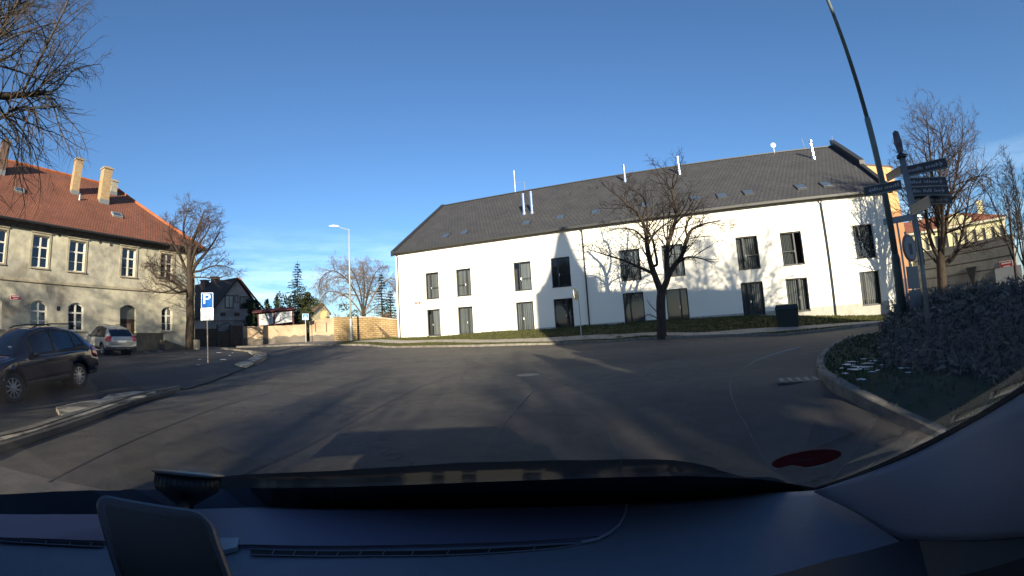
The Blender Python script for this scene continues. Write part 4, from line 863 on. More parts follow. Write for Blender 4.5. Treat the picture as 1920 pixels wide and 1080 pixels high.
# ================================================================== TREES
def grow(mt, mc, p, d, L, r, lvl, rng, P):
    """one limb with its side shoots; thick parts go to mt (trunk), thin ones to mc (crown)"""
    n = max(3, min(8, int(L/P['seg']))); pts = [p.copy()]; dirs = []; cur = d.normalized(); st = L/n
    for i in range(n):
        j = Vector((rng.gauss(0, 1), rng.gauss(0, 1), rng.gauss(0, 1)))*P['wob']
        cur = (cur+j+Vector((0, 0, P['lift'] if lvl < P['droop_from'] else P['droop']))).normalized()
        pts.append(pts[-1]+cur*st); dirs.append(cur.copy())
    rs = [r*(1-.72*i/n) for i in range(n+1)]
    (mt if r > P['thick'] else mc).tube(pts, rs, 6 if r > .06 else 3, cap=False)
    if lvl >= P['max']: return
    shoots(mt, mc, pts, rs, L, lvl, rng, P)
def shoots(mt, mc, pts, rs, L, lvl, rng, P, t0=.18, gain=1.0):
    k = int(P['kids'][min(lvl, len(P['kids'])-1)]*gain*max(1, L/P['ref'][min(lvl, len(P['ref'])-1)]))
    for c in range(k):
        t = t0+(1-t0)*(c+rng.random())/k; f = t*(len(pts)-1); i = min(int(f), len(pts)-2); f -= i
        q = pts[i].lerp(pts[i+1], f); ax = (pts[i+1]-pts[i]).normalized(); rr = rs[i]*(1-f)+rs[i+1]*f
        s_ = ax.orthogonal().normalized(); s_.rotate(Matrix.Rotation(rng.uniform(0, 6.283), 3, ax)); an = R(rng.uniform(*P['ang']))
        nd = ax*math.cos(an)+s_*math.sin(an); nl = L*rng.uniform(*P['ratio'])*(1.15-.55*t)
        if nl < P['lmin']: nl = P['lmin']*rng.uniform(.7, 1.2)
        grow(mt, mc, q, nd, nl, max(P['rmin'], min(rr*.62, r_cap(nl))), lvl+1, rng, P)
def r_cap(L): return .004+L*.016
BASE = dict(seg=.45, wob=.13, lift=.05, droop=.0, droop_from=9, thick=.05, max=4, kids=[5, 5, 5, 5], ref=[3, 2, 1.2, .8], ang=(28, 62), ratio=(.38, .62), lmin=.3, rmin=.009)
def tree_obj(name, label, base, mt, mc, bm, tm, group=None):
    e = empty(name, base, 0, label, 'tree', group)
    for mb, nm, m in ((mt, 'trunk', bm), (mc, 'crown', tm)):
        if mb.v: mb.build(nm, m, e, smooth=True, loc=base).location = (0, 0, 0)
    return e
def guided(name, label, base, limbs, P, seed, D, bm=bark, tm=twig_m, group=None):
    """limbs: list of (pixel points with depth offset, r0, r1, lvl, gain)"""
    rng = random.Random(seed); mt, mc = MB(), MB(); PP = dict(BASE); PP.update(P)
    for pts, r0, r1, lvl, gain in limbs:
        W_ = [q if isinstance(q, Vector) else at(q[0], q[1], D+(q[2] if len(q) > 2 else 0)) for q in pts]; W_ = smooth(W_, 4) if len(W_) > 2 else W_
        n_ = len(W_); rs = [r0+(r1-r0)*i/(n_-1) for i in range(n_)]; (mt if r0 > PP['thick'] else mc).tube(W_, rs, 8 if r0 > .1 else 5, cap=False)
        L = sum((W_[i+1]-W_[i]).length for i in range(n_-1))
        if gain > 0: shoots(mt, mc, W_, rs, L, lvl, rng, PP, gain=gain)
    return tree_obj(name, label, base, mt, mc, bm, tm, group)
def freetree(name, label, base, h, seed, P={}, bm=bark, tm=twig_m, group=None, fork=.3, spread=.5, r0=.2, limbs=6):
    rng = random.Random(seed); mt, mc = MB(), MB(); PP = dict(BASE); PP.update(P); base = Vector(base); top = base+Vector((rng.uniform(-.3, .3), rng.uniform(-.3, .3), h*fork))
    mt.tube([base-Vector((0,0,.3)), base+Vector((0,0,.3)), base.lerp(top, .5)+Vector((rng.uniform(-.15,.15), 0, 0)), top], [r0*1.5, r0*1.1, r0*.95, r0*.85], 9, cap=False)
    for k in range(limbs):
        a = k*2*math.pi/limbs+rng.uniform(-.4, .4); s_ = spread*rng.uniform(.6, 1.25) if k else .08
        d = Vector((math.cos(a)*s_, math.sin(a)*s_, 1)).normalized(); st = top-Vector((0, 0, rng.uniform(0, h*.06)))
        grow(mt, mc, st, d, h*(1-fork)*rng.uniform(.78, 1.0)/math.sqrt(1+s_*s_)*1.05, r0*rng.uniform(.45, .6), 0, rng, PP)
    return tree_obj(name, label, base, mt, mc, bm, tm, group)
# tree in front of the white building
D = 26.2; b_ = onT(1240, 632, .1); D = math.hypot(b_.x, b_.y)
guided('street_tree', 'bare round crowned tree with forked dark trunk on the verge before the white building', b_, [
    ([b_-Vector((0,0,.3)), (1240,600), (1239,565), (1241,543)], .30, .25, 0, .0),
    ([(1239,546), (1229,520), (1219,490), (1213,460), (1211,435), (1199,405), (1178,385), (1162,370)], .21, .05, 0, 2.2),
    ([(1221,500), (1232,495), (1228,470,-.3), (1222,445,-.6), (1212,428,-1)], .10, .04, 1, 1.6),
    ([(1242,545), (1252,520), (1250,495), (1252,460), (1263,425), (1270,395), (1262,370), (1262,340), (1264,322)], .19, .03, 0, 2.2),
    ([(1251,520), (1263,500), (1278,480), (1287,450), (1298,430), (1320,420), (1352,413)], .17, .03, 0, 2.2),
    ([(1260,505), (1285,483), (1310,484), (1335,492)], .08, .02, 1, 2.2),
    ([(1229,515), (1212,507), (1190,497), (1165,487), (1130,476), (1100,467)], .11, .02, 0, 2.2),
    ([(1213,455), (1200,440), (1185,430), (1160,428), (1145,432)], .07, .02, 1, 2.0),
    ([(1211,430), (1215,405,.4), (1206,370,.6), (1190,358,.8), (1185,345,1)], .09, .02, 0, 2.2),
    ([(1215,455), (1235,430,-.6), (1256,415,-.9), (1270,398,-1)], .07, .02, 1, 2.0),
    ([(1290,448), (1286,425), (1300,400), (1312,380,.5)], .07, .015, 1, 2.0),
    ([(1262,425), (1275,410,-.8), (1292,392,-1.2), (1302,372,-1.4)], .07, .015, 1, 2.0),
    ([(1236,600), (1224,592), (1213,590), (1208,598)], .03, .012, 2, 1.6), ([(1236,590), (1222,575), (1214,565)], .03, .012, 2, 1.6),
], dict(ratio=(.30, .50), max=3, kids=[5, 5, 5, 4], droop=-.02, droop_from=2, lmin=.28, rmin=.0095), 11, D)
# tree beside the old building
b_ = Vector(at(357, 656, 35)); b_.z = T(b_.x, b_.y); D = 35
guided('street_tree', 'bare leaning tree with wide crown beside the corner of the old building', b_, [
    ([b_-Vector((0,0,.3)), (356,630), (357,600), (356,570), (357,535), (357,515)], .32, .24, 0, 0),
    ([(357,520), (355,490), (358,460), (368,435), (377,412), (383,395)], .22, .03, 0, 2.4),
    ([(356,535), (345,545), (330,532), (312,523), (295,520), (280,505)], .16, .03, 0, 2.0),
    ([(350,543), (335,548,-1), (310,535,-1.5), (290,532,-1.8)], .10, .02, 1, 1.6),
    ([(357,525), (348,505), (338,480), (325,455), (317,435), (320,415)], .14, .02, 0, 2.2),
    ([(357,515), (368,495), (385,475), (400,455), (412,435)], .16, .02, 0, 2.2),
    ([(358,510), (375,508), (395,500), (415,498), (440,505)], .10, .02, 0, 2.6), ([(357,520), (380,520,-.8), (405,522,-1), (430,515,-1)], .07, .02, 1, 2.2), ([(350,540), (325,520,1), (300,500,1.4), (275,492,1.6)], .09, .02, 0, 2.4), ([(340,535), (310,548), (285,545), (270,540)], .06, .015, 1, 2.0),
    ([(357,500), (348,460,.8), (344,425,1), (350,402,1.2), (354,388,1.2)], .13, .02, 0, 2.2),
    ([(358,500), (368,465,-.8), (388,436,-1), (396,415,-1)], .12, .02, 0, 2.2),
], dict(ratio=(.28, .46), max=3, kids=[6, 6, 5, 4], lmin=.35, rmin=.010), 7, D, tm=twig_red)
# overhanging tree at the upper left: limbs reach in over the cars, thin shoots hang down
base = at(-330, 560, 13.5); base.z = T(base.x, base.y); D = 12.5
tp = at(-230, 250, 13)
guided('overhanging_tree', 'near bare tree whose arching branches and hanging twigs reach in at the upper left', base, [
    ([base-Vector((0,0,.3)), base.lerp(tp, .5), tp], .34, .26, 0, 0),
    ([tp, (-90,185), (0,180), (45,178), (86,172)], .15, .055, 0, 1.2),
    ([(20,181), (60,175,.3), (88,150,.4), (105,130,.6), (130,100,.8), (160,60,1)], .05, .012, 1, 2.6),
    ([(84,173), (110,165), (140,130), (190,120)], .035, .01, 1, 2.4),
    ([tp, (-80,120), (-10,75), (20,20), (60,-20)], .12, .03, 0, 2.6),
    ([(40,178), (70,120,-.5), (100,60,-.8), (128,0,-1), (140,-50,-1)], .05, .02, 0, 2.6),
    ([(-30,110), (10,110), (40,85), (70,60), (100,40)], .05, .012, 1, 2.6),
    ([(80,172), (100,200), (110,235), (128,275), (135,295)], .03, .009, 2, 1.5),
    ([(40,178), (60,195), (75,235), (82,270), (70,300)], .028, .009, 2, 1.5),
    ([tp, (-70,240), (0,222), (25,205), (60,205), (75,250)], .08, .012, 1, 1.5),
    ([(10,220), (28,235), (36,270), (30,320), (24,350)], .03, .009, 2, 1.6),
    ([(58,205), (45,240), (40,290), (45,335), (60,365)], .03, .009, 2, 1.3),
    ([(88,180), (120,215), (150,250), (165,288)], .022, .008, 2, 1.4),
    ([tp, (-60,60), (-20,0), (0,-60)], .08, .02, 0, 2.4),
    ([(-20,40), (15,30), (60,5), (110,-30)], .045, .01, 1, 2.6),
], dict(ratio=(.30, .5), max=3, kids=[7, 6, 5, 4], lift=.03, droop=-.10, droop_from=2, lmin=.25, rmin=.0065, seg=.25, thick=.07), 21, D, tm=twig_grey)
# right-hand tree behind the hedge
b_ = at(1764, 560, 32.2); b_.z = T(b_.x, b_.y); D = 32.2
guided('street_tree', 'tall bare tree with reddish twigs behind the hedge before the concrete wall', b_, [
    ([b_-Vector((0,0,.3)), (1768,560), (1766,520), (1763,480)], .36, .28, 0, 0),
    ([(1764,488), (1748,460), (1738,420), (1735,380), (1722,330), (1705,290)], .16, .02, 0, 2.0),
    ([(1763,482), (1762,440), (1755,390), (1748,330), (1742,270), (1738,225)], .17, .02, 0, 2.4),
    ([(1765,482), (1772,440), (1778,390), (1790,340), (1800,290), (1805,250)], .16, .02, 0, 2.4),
    ([(1766,500), (1790,480), (1803,440), (1812,400), (1822,350), (1850,310)], .12, .02, 0, 2.0),
    ([(1762,500), (1745,480), (1725,462), (1712,450)], .09, .02, 1, 1.4),
    ([(1765,470), (1768,410,-1), (1762,340,-1.4), (1768,280,-1.6), (1760,235,-1.6)], .14, .02, 0, 2.4),
    ([(1767,500), (1795,470,1.5), (1830,460,2), (1870,450,2.5)], .09, .02, 1, 1.8),
    ([(1752,440), (1730,400,1.5), (1705,350,2), (1690,320,2)], .08, .02, 0, 1.8),
    ([(1780,380), (1815,340), (1845,330), (1868,345)], .07, .02, 1, 1.8),
], dict(ratio=(.30, .46), max=3, kids=[6, 5, 5, 4], lmin=.3, rmin=.0115, lift=.09), 31, D, tm=twig_red)
# slender trees at the right edge
for i, (px, D, h, sd) in enumerate(((1912, 31, 8.5, 3), (1935, 33, 9, 8))):
    b_ = at(px, 560, D); b_.z = T(b_.x, b_.y)
    freetree('slender_tree', ['thin bare tree at the right end of the concrete wall', 'thin bare tree furthest right beyond the concrete wall'][i], b_, h, sd, dict(max=3, kids=[8, 5, 4], lift=.12, ratio=(.2, .4), rmin=.011), fork=.3, spread=.25, r0=.13, limbs=4)
# large weeping bare tree behind the brick wall
b_ = at(682, 610, 60); b_.z = 1.2; D = 60
guided('weeping_tree', 'wide bare weeping tree with yellowish twigs behind the brick wall', b_, [
    ([b_-Vector((0,0,.3)), (683,600), (681,585)], .36, .28, 0, 0),
    ([(681,590), (672,560), (655,530), (640,515), (622,508), (603,520), (597,540)], .13, .03, 0, 2.2), ([(681,590), (676,550), (665,515), (652,498)], .13, .03, 0, 2.2),
    ([(681,590), (683,540), (682,515), (680,494)], .13, .03, 0, 2.2), ([(682,590), (692,545), (702,515), (714,500)], .13, .03, 0, 2.2),
    ([(682,590), (700,555), (718,530), (738,522), (745,540)], .12, .03, 0, 2.2), ([(681,592), (660,565), (635,548), (612,548), (600,565)], .12, .03, 0, 2.0), ([(682,590), (690,530,3), (675,505,4)], .12, .03, 0, 2.2),
    ([(682,592), (705,575,2), (730,560,3)], .09, .03, 0, 2.0), ([(648,520), (640,500), (628,490)], .05, .02, 1, 2.0),
], dict(ratio=(.22, .36), max=3, kids=[6, 5, 5], lift=.03, droop=-.13, droop_from=1, lmin=.5, rmin=.014, seg=.5, thick=.12), 41, D, tm=willow_m)
# shrubby bare scrub along the back of the walls
rng = random.Random(77); k = 0
for px, D, h in ((628,52,2.8), (645,53,2.6), (700,52,2.6), (716,53,3.0), (732,52,3.4)):
    b_ = at(px, 608, D); b_.z = 1.1
    freetree('bare_shrub', ['bare brown shrub left of the tall lamp behind the wall', 'bare brown shrub directly behind the tall lamp', 'bare brown shrub behind the brick wall below the weeping tree', 'bare brown shrub right of the weeping tree trunk', 'bare brown shrub next to the left end of the white building'][k], b_, h, 50+k, dict(max=3, kids=[7, 6, 4], ratio=(.3, .5), lmin=.35, rmin=.016), fork=.06, spread=.8, r0=.08, limbs=8, tm=mat('scrub', (.14, .085, .05), .95, .1, var=.3, vscale=2), group='bare shrubs behind the walls'); k += 1
# ------------------------------------------------ evergreens
def leafcloud(mb, c, rad, n, size, rng, shell=.5, up=0.):
    for _ in range(n):
        while True:
            v = Vector((rng.uniform(-1, 1), rng.uniform(-1, 1), rng.uniform(-1, 1)))
            if shell < v.length < 1: break
        p = Vector(c)+Vector((v.x*rad[0], v.y*rad[1], v.z*rad[2])); a = Vector((rng.gauss(0, 1), rng.gauss(0, 1), rng.gauss(0, 1)+up)).normalized()*size*rng.uniform(.5, 1.4); b = a.orthogonal().normalized()*size*rng.uniform(.25, .6)
        mb.add([p-b, p+b, p+a], [(0, 1, 2)])
def conifer(name, label, base, h, r, seed, m=conifer_m, droop=.25, dens=1.0, tip=.5):
    rng = random.Random(seed); e = empty(name, base, 0, label, 'tree'); mt, mc = MB(), MB(); base = Vector((0, 0, 0))
    mt.tube([base, Vector((0, 0, h))], [.16, .02], 6)
    lv = int(h/.38)
    for i in range(lv):
        z = h*(.06+.92*i/lv); rr = r*(1-(i/lv))**.85*rng.uniform(.8, 1.15)+.08; k = rng.randint(6, 8)
        for j in range(k):
            a = rng.uniform(0, 6.28); L = rr*rng.uniform(.6, 1.15); d = Vector((math.cos(a), math.sin(a), 0)); pts = [Vector((0, 0, z))+d*L*t+Vector((0, 0, -droop*L*t*t*1.3+.22*L*t**3)) for t in (0, .35, .7, 1)]
            mc.tube(pts, [.03, .025, .018, .008], 3, cap=False); nn = int((10+L*16)*dens)
            for q in range(nn):
                t = rng.uniform(.12, 1); f = t*3; ii = min(2, int(f)); p = pts[ii].lerp(pts[ii+1], f-ii); sz = .17*rng.uniform(.6, 1.3)
                s_ = Vector((-d.y, d.x, 0))*rng.choice((-1, 1)); dd = (s_*rng.uniform(.3, 1)+d*rng.uniform(.2, .9)+Vector((0, 0, rng.uniform(-.9, .35)))).normalized()*sz*1.6; w_ = Vector((0, 0, 1)).cross(dd).normalized()*sz*.3
                mc.add([p-w_, p+w_, p+dd], [(0, 1, 2)])
    mt.build('trunk', bark, e); mc.build('crown', m, e); return e
def gz_(px, D, z=1.1): p = at(px, 600, D); p.z = z; return p
b_ = gz_(559, 63); conifer('spruce', 'tall pointed dark spruce standing alone against the sky behind the notice boards', b_, topz(559, 488, 63)-b_.z, 2.9, 1)
b_ = gz_(717, 56); conifer('spruce', 'narrow dark spruce with thin top just left of the white building', b_, topz(717, 508, 56)-b_.z, 1.9, 2)
b_ = gz_(733, 55); conifer('spruce', 'lower dark conifer touching the left edge of the white building', b_, topz(733, 540, 55)-b_.z, 1.7, 3, dens=1.3)
def bush(name, label, base, blobs, n, size, m, seed, cat='bush', up=.3):
    rng = random.Random(seed); e = empty(name, base, 0, label, cat); mc, mt = MB(), MB()
    for c, rad in blobs:
        mt.tube([Vector((0, 0, 0)), Vector(c)], [.07, .03], 5); V = rad[0]*rad[1]*rad[2]
        for _ in range(9):
            o = Vector((rng.gauss(0, .5)*rad[0], rng.gauss(0, .5)*rad[1], rng.gauss(0, .5)*rad[2])); leafcloud(mc, Vector(c)+o, [k*rng.uniform(.35, .6) for k in rad], n//9, size, rng, .3, up)
    mt.build('stem', bark, e); mc.build('foliage', m, e); return e
b_ = gz_(573, 50); hh = topz(573, 557, 50)-b_.z
bush('yew_bush', 'conical yellow green evergreen bush right of the notice boards behind the wall', b_, [((0, 0, hh*.3), (1.5, 1.3, hh*.35)), ((.1, 0, hh*.62), (1.1, 1, hh*.3)), ((0, 0, hh*.85), (.6, .6, hh*.18))], 1500, .16, yew_m, 5, up=1.2)
b_ = gz_(530, 50); hh = topz(530, 560, 50)-b_.z
bush('juniper_bush', 'spreading dark juniper mass between the small house and the spruce', b_, [((-1.2, .3, hh*.5), (1.7, 1.3, hh*.42)), ((1.0, .3, hh*.55), (1.9, 1.4, hh*.45)), ((2.4, 0, hh*.45), (1.3, 1.2, hh*.45))], 1700, .2, juniper_m, 6, up=.8)
for i, (px, py) in enumerate(((499, 563), (518, 553))):
    b_ = gz_(px+8, 49); tp = at(px, py, 49); rng = random.Random(i+90); e = empty('juniper_spire', b_, 0, ['small spiky juniper spire nearest the gable of the small house', 'slanting juniper spire rising above the notice board roof'][i], 'bush', None); mc = MB(); mt = MB(); mt.tube([Vector((0,0,0)), tp-b_], [.08, .02], 5)
    for k in range(26):
        t = .35+.65*k/26; c = (tp-b_)*t; leafcloud(mc, c+Vector((rng.gauss(0, .14), 0, 0)), (.42*(1.25-t), .42*(1.25-t), .3), 34, .14, rng, .1, 1.5)
    mt.build('stem', bark, e); mc.build('foliage', juniper_m, e)
b_ = at(466, 640, 47.5); b_.z = 1.0
bush('conifer_bush', 'dense dark green conifer bush between gate and garden wall top', b_+Vector((0,0,0)), [((0, 0, 2.2), (1.1, .9, 1.2)), ((.3, 0, 3.2), (.7, .7, .7))], 1700, .15, conifer_m, 8, up=.3)
b_ = at(481, 600, 49); b_.z = 1.0
bush('conifer_bush', 'feathery dark conifer branches in front of the small house gable', b_, [((0, 0, 3.3), (.9, .8, .8)), ((-.9, 0, 4.3), (.8, .6, .4))], 600, .2, conifer_m, 9, up=.2)
b_ = gz_(655, 57); bush('evergreen_bush', 'low dark evergreen in front of the cream cottage, left of the tall lamp', b_, [((0, 0, 1.8), (2.2, 1.2, 1.6))], 700, .25, mat('dull_evergreen', (.05, .05, .03), .95), 10)
# ------------------------------------------------ trees behind and beside the car; only their shadows fall into the picture
specs = [((18.4, .5), 14, 4, .35), ((-21, -5), 13, 12, .4), ((-33, -7), 13, 13, .4), ((-9.0, -12), 13, 14, .42), ((-10.5, -30), 15, 15, .42), ((-42, 0), 11, 17, .4), ((-25, -18), 14, 19, .4), ((4.6, -27), 13, 20, .4)]
LABS = ['tall bare avenue tree at the roadside right of the camera car', 'bare avenue tree behind the black car on the parking side', 'bare avenue tree beyond the parking side to the left', 'bare avenue tree left behind the camera car',
        'tall bare tree far behind the camera car', 'bare avenue tree furthest left at the old building', 'bare tree at the back of the parking side', 'bare tree behind the church tower in line with the camera car']
protos = {}
for i, ((x, y), h, sd, sp) in enumerate(specs):
    k = sd % 3; b_ = G(x, y)
    lab = LABS[i]
    if k not in protos:
        t_ = freetree('avenue_tree', lab, b_, 11, 100+k, dict(max=3, kids=[9, 7, 5], ratio=(.32, .52), rmin=.014, lmin=.4), fork=.24, spread=.6, r0=.23, limbs=7, group='bare trees around the camera car'); protos[k] = t_
    else:
        t_ = copy_tree(protos[k]); t_.location = b_; t_['label'] = lab
    t_.rotation_euler.z = sd*1.3; t_.scale = (h/11,)*3
# two unseen evergreens added behind the car to shade the road in streaks
for i, (x, y, h, r_) in enumerate(((5.5, -14.5, 8.5, .66), (7.3, -13.5, 8.0, .64))):
    b_ = G(x, y); bush('columnar_evergreen', ['dense columnar evergreen behind the camera car, the one nearer the road middle', 'dense columnar evergreen behind the camera car, the one nearer the church tower'][i], b_, [((0, 0, h*f), (r_, r_, h*.16)) for f in (.12, .32, .52, .72, .9)], 1500, .22, conifer_m, 60+i, 'tree')
# dense low hedge on the bank
he_ = empty('hedge', G(12.5, 9.5), 0, 'dark tangled leafless hedge covering the bank behind the signpost', 'hedge'); mc = MB(); mt = MB(); rng = random.Random(9); hl = he_.location
def hh_(px): return 1
line = [(1672,606,16.2),(1690,582,15.6),(1704,560,15),(1740,549,14.5),(1800,541,14.5),(1860,533,14),(1920,526,13.6),(1990,518,13.4),(2060,510,13.2)]
ctr = smooth([at(*q) for q in line], 6)
for i, c in enumerate(ctr):
    g0 = T(c.x, c.y); top = c.z-g0+.05
    for k in range(300):
        dv = rng.random()**1.1*7.0-.6; dirn = Vector((c.x, c.y, 0)).normalized(); hp = top*(1-max(0, dv-1.6)/5.4*.9) if dv > 0 else top*.9
        p = Vector((c.x, c.y, 0))-dirn*dv+Vector((rng.uniform(-.35, .35), rng.uniform(-.35, .35), 0)); hz = max(.12, hp)*(1-.75*rng.random()**2); p.z = T(p.x, p.y)+hz*rng.uniform(.9, 1.04); p -= hl
        a = Vector((rng.gauss(0, 1), rng.gauss(0, 1), rng.gauss(.5, 1))).normalized()*rng.uniform(.10, .26); b = a.orthogonal().normalized()*rng.uniform(.012, .05); mc.add([p-b, p+b, p+a], [(0, 1, 2)])
        if k % 10 == 0:
            q = Vector((p.x, p.y, 0)); q.z = T(q.x+hl.x, q.y+hl.y)-hl.z; mt.tube([q, q.lerp(p, .6)+Vector((rng.gauss(0,.08), rng.gauss(0,.08), 0)), p+Vector((0, 0, .08))], [.012, .009, .006], 3, cap=False)
# solid dark twiggy core
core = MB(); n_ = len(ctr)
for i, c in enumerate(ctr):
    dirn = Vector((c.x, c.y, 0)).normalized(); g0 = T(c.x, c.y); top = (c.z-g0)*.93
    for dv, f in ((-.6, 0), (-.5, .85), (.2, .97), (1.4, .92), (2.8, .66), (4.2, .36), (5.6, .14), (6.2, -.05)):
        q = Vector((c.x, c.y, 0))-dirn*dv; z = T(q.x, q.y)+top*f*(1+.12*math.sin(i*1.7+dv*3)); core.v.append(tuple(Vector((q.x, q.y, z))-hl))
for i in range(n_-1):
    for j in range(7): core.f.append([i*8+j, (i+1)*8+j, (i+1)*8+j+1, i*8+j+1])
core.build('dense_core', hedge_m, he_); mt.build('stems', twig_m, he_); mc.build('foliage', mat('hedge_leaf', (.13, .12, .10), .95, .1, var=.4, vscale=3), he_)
# ================================================================== STREET FURNITURE
def post(e, x, y, z0, z1, r, m, name='pole', n=10): mb = MB(); mb.tube([(x, y, z0), (x, y, z1)], r, n); return mb.build(name, m, e)
def text(body, size, m, parent, name='lettering', ext=.002, align='CENTER'):
    """real letters as a mesh part"""
    cu = bpy.data.curves.new(name, 'FONT'); cu.body = body; cu.size = size; cu.extrude = ext; cu.align_x = align; cu.align_y = 'CENTER'
    t_ = bpy.data.objects.new(name, cu); COL.objects.link(t_); dg = bpy.context.evaluated_depsgraph_get(); me = bpy.data.meshes.new_from_object(t_.evaluated_get(dg)); bpy.data.objects.remove(t_)
    o = bpy.data.objects.new(name, me); COL.objects.link(o); me.materials.clear(); me.materials.append(m); o.parent = parent; return o
def face(e, toward, extra=0):
    """turn a sign so that its local -Y looks along that direction"""
    e.rotation_euler.z = math.atan2(toward[1], toward[0])+math.pi/2+extra
# tall pale street lamp
b_ = at(659, 641, 40.5); b_.z = T(b_.x, b_.y); ht = topz(651, 430, 40.5)-b_.z
sl_e = empty('street_lamp', b_, 0, 'tall pale street lamp with short arm in front of the stone pier', 'street lamp')
mb = MB(); mb.tube([(0,0,-.2), (0,0,2.2)], [.13, .12], 12); mb.build('base_sleeve', mat('sleeve', (.30, .34, .33), .5), sl_e)
mb = MB(); mb.tube([(0,0,2.2), (0,0,ht)], [.095, .06], 12); mb.build('pole', pale_pole, sl_e, smooth=True)
hd_ = at(626, 424, 40.5)-b_; mb = MB(); mb.tube([(0,0,ht-.05), (hd_.x*.5, hd_.y*.5, ht+.12), (hd_.x*.82, hd_.y*.82, hd_.z+.05)], .035, 8); mb.build('arm', pale_pole, sl_e)
mb = MB(); dxy = Vector((hd_.x, hd_.y, 0)).normalized(); c = Vector((hd_.x, hd_.y, hd_.z)); M_ = Matrix.Translation(c) @ dxy.to_track_quat('X', 'Z').to_matrix().to_4x4()
for i in range(9):
    t = i/8; x = -.45+.9*t; wv = .17*math.sin(math.pi*min(1, t*.9+.08))**.6; top = .13*math.sin(math.pi*min(1, t*.92+.05))**.7
    for y_, z_ in ((-wv, 0), (-wv*.6, top*.8), (0, top), (wv*.6, top*.8), (wv, 0), (wv*.5, -.07), (-wv*.5, -.07)): mb.v.append(tuple(M_ @ Vector((x, y_, z_))))
for i in range(8):
    for j in range(7): mb.f.append([i*7+j, i*7+(j+1) % 7, (i+1)*7+(j+1) % 7, (i+1)*7+j])
mb.f += [list(range(7)), list(range(56, 63))[::-1]]; mb.build('lamp_head', mat('lamp_head', (.55, .56, .55), .4), sl_e, smooth=True)
mb = MB(); mb.obox(Vector((c.x, c.y, c.z-.1))-dxy*.3, dxy*.5, Vector((-dxy.y, dxy.x, 0))*.16, Vector((0,0,.03))); mb.build('lens', mat('lens', (.6, .6, .55), .2), sl_e)
# near dark lamp post on the right
b_ = at(1697, 660, 12.6); b_.z = T(b_.x, b_.y)+.1
le = empty('lamp_post', b_, 0, 'thick dark green lamp post rising out of the picture at right, left of the signpost', 'street lamp')
zj = topz(1678, 476, 12.6)-b_.z
mb = MB(); mb.tube([(0,0,-.3), (0,0,zj-.12), (0,0,zj)], [.115, .108, .082], 16); mb.build('lower_pole', dark_pole, le, smooth=True)
zj2 = topz(1622, 221, 12.6)-b_.z
mb = MB(); mb.tube([(0,0,zj-.05), (0,0,zj2-.05), (0,0,zj2)], [.080, .077, .062], 16); mb.build('middle_pole', mat('mid_pole', (.10, .135, .135), .5, .5, var=.12, vscale=8), le, smooth=True)
mb = MB(); mb.tube([(0,0,zj2-.05), (0,0,11.5), (-.5,-.3,12.1), (-1.4,-.9,12.3)], [.058, .05, .035, .03], 14); mb.build('upper_pole', MATS['mid_pole'], le, smooth=True)
mb = MB(); mb.box((-1.75, -1.1, 12.28), (.7, .25, .12), rz=R(32)); mb.build('lamp_head', galv, le)
# parking sign
b_ = at(390, 681, 25); b_.z = T(b_.x, b_.y); D = 25; tv = Vector((-b_.x, -b_.y, 0)).normalized()
pe = empty('parking_sign', b_, 0, 'blue and white parking sign with glaring white plate on a thin rusty pole', 'parking sign'); face(pe, tv, R(-12))
def pz(px, py, D=25, b=b_): return topz(px, py, D)-b.z
zt, zm, zb_ = pz(391, 549), pz(391, 577.5), pz(390, 601); wS = .60
mb = MB(); mb.tube([(0,.03,-.2), (0,.03,zt-.05)], .03, 8); mb.build('pole', mat('rusty_pole', (.42, .40, .36), .5, .4, col2=(.20, .11, .06), vscale=2, stretch=(1, 1, 3)), pe)
mb = MB(); mb.box((0, -.01, (zt+zm)/2), (wS, .02, zt-zm)); sg = mb.build('sign_board', white_sign, pe, bevel=.004)
mb = MB(); mb.box((0, -.022, (zt+zm)/2), (wS*.93, .006, (zt-zm)*.95)); mb.build('blue_field', blue_sign, pe, bevel=.002)
o = text('P', (zt-zm)*.92, white_sign, pe, 'letter'); o.rotation_euler = (R(90), 0, 0); o.location = (-wS*.05, -.028, (zt+zm)/2+.05); o.scale = (1.1, 1, 1)
mb = MB(); mb.box((0, -.014, (zm+zb_)/2-.0), (wS*1.08, .02, zm-zb_-.02)); mb.build('info_plate', mat('retro_white', (.95, .95, .93), .25, .8), pe, bevel=.004)
# pedestrian crossing sign
b_ = at(574, 645, 42.5); b_.z = T(b_.x, b_.y); tv = Vector((-b_.x, -b_.y, 0)).normalized()
ce_ = empty('crossing_sign', b_, 0, 'small square blue pedestrian crossing sign on a pole before the garden wall', 'road sign'); face(ce_, tv, R(12))
zt, zb_ = topz(572, 588, 42.5)-b_.z, topz(572, 600, 42.5)-b_.z; s_ = (zt-zb_); zc = (zt+zb_)/2
post(ce_, 0, .03, -.2, zb_+.1, .035, galv); mb = MB(); mb.box((0, 0, zc), (s_, .02, s_)); mb.build('sign_board', blue_sign, ce_)
mb = MB(); mb.box((0, -.013, zc), (s_*.94, .004, s_*.94)); mb.build('white_border', white_sign, ce_); mb = MB(); mb.box((0, -.017, zc), (s_*.84, .004, s_*.84)); mb.build('blue_field', mat('light_blue', (.03, .25, .5), .4), ce_)
mb = MB(); mb.prism([(-.33,-.30),(.33,-.30),(0,.34)], (0, -.021, zc), (s_, 0, 0), (0, 0, s_), (0, -.002, 0)); mb.build('white_triangle', white_sign, ce_)
mb = MB()
for pts in (([(0,.20),(.01,.02)]), ([(.01,.02),(-.09,-.22)]), ([(.01,.02),(.10,-.22)]), ([(0,.13),(-.10,.02)]), ([(0,.13),(.10,.04)])): mb.tube([(x*s_, -.026, zc+z*s_) for x, z in pts], s_*.03, 4)
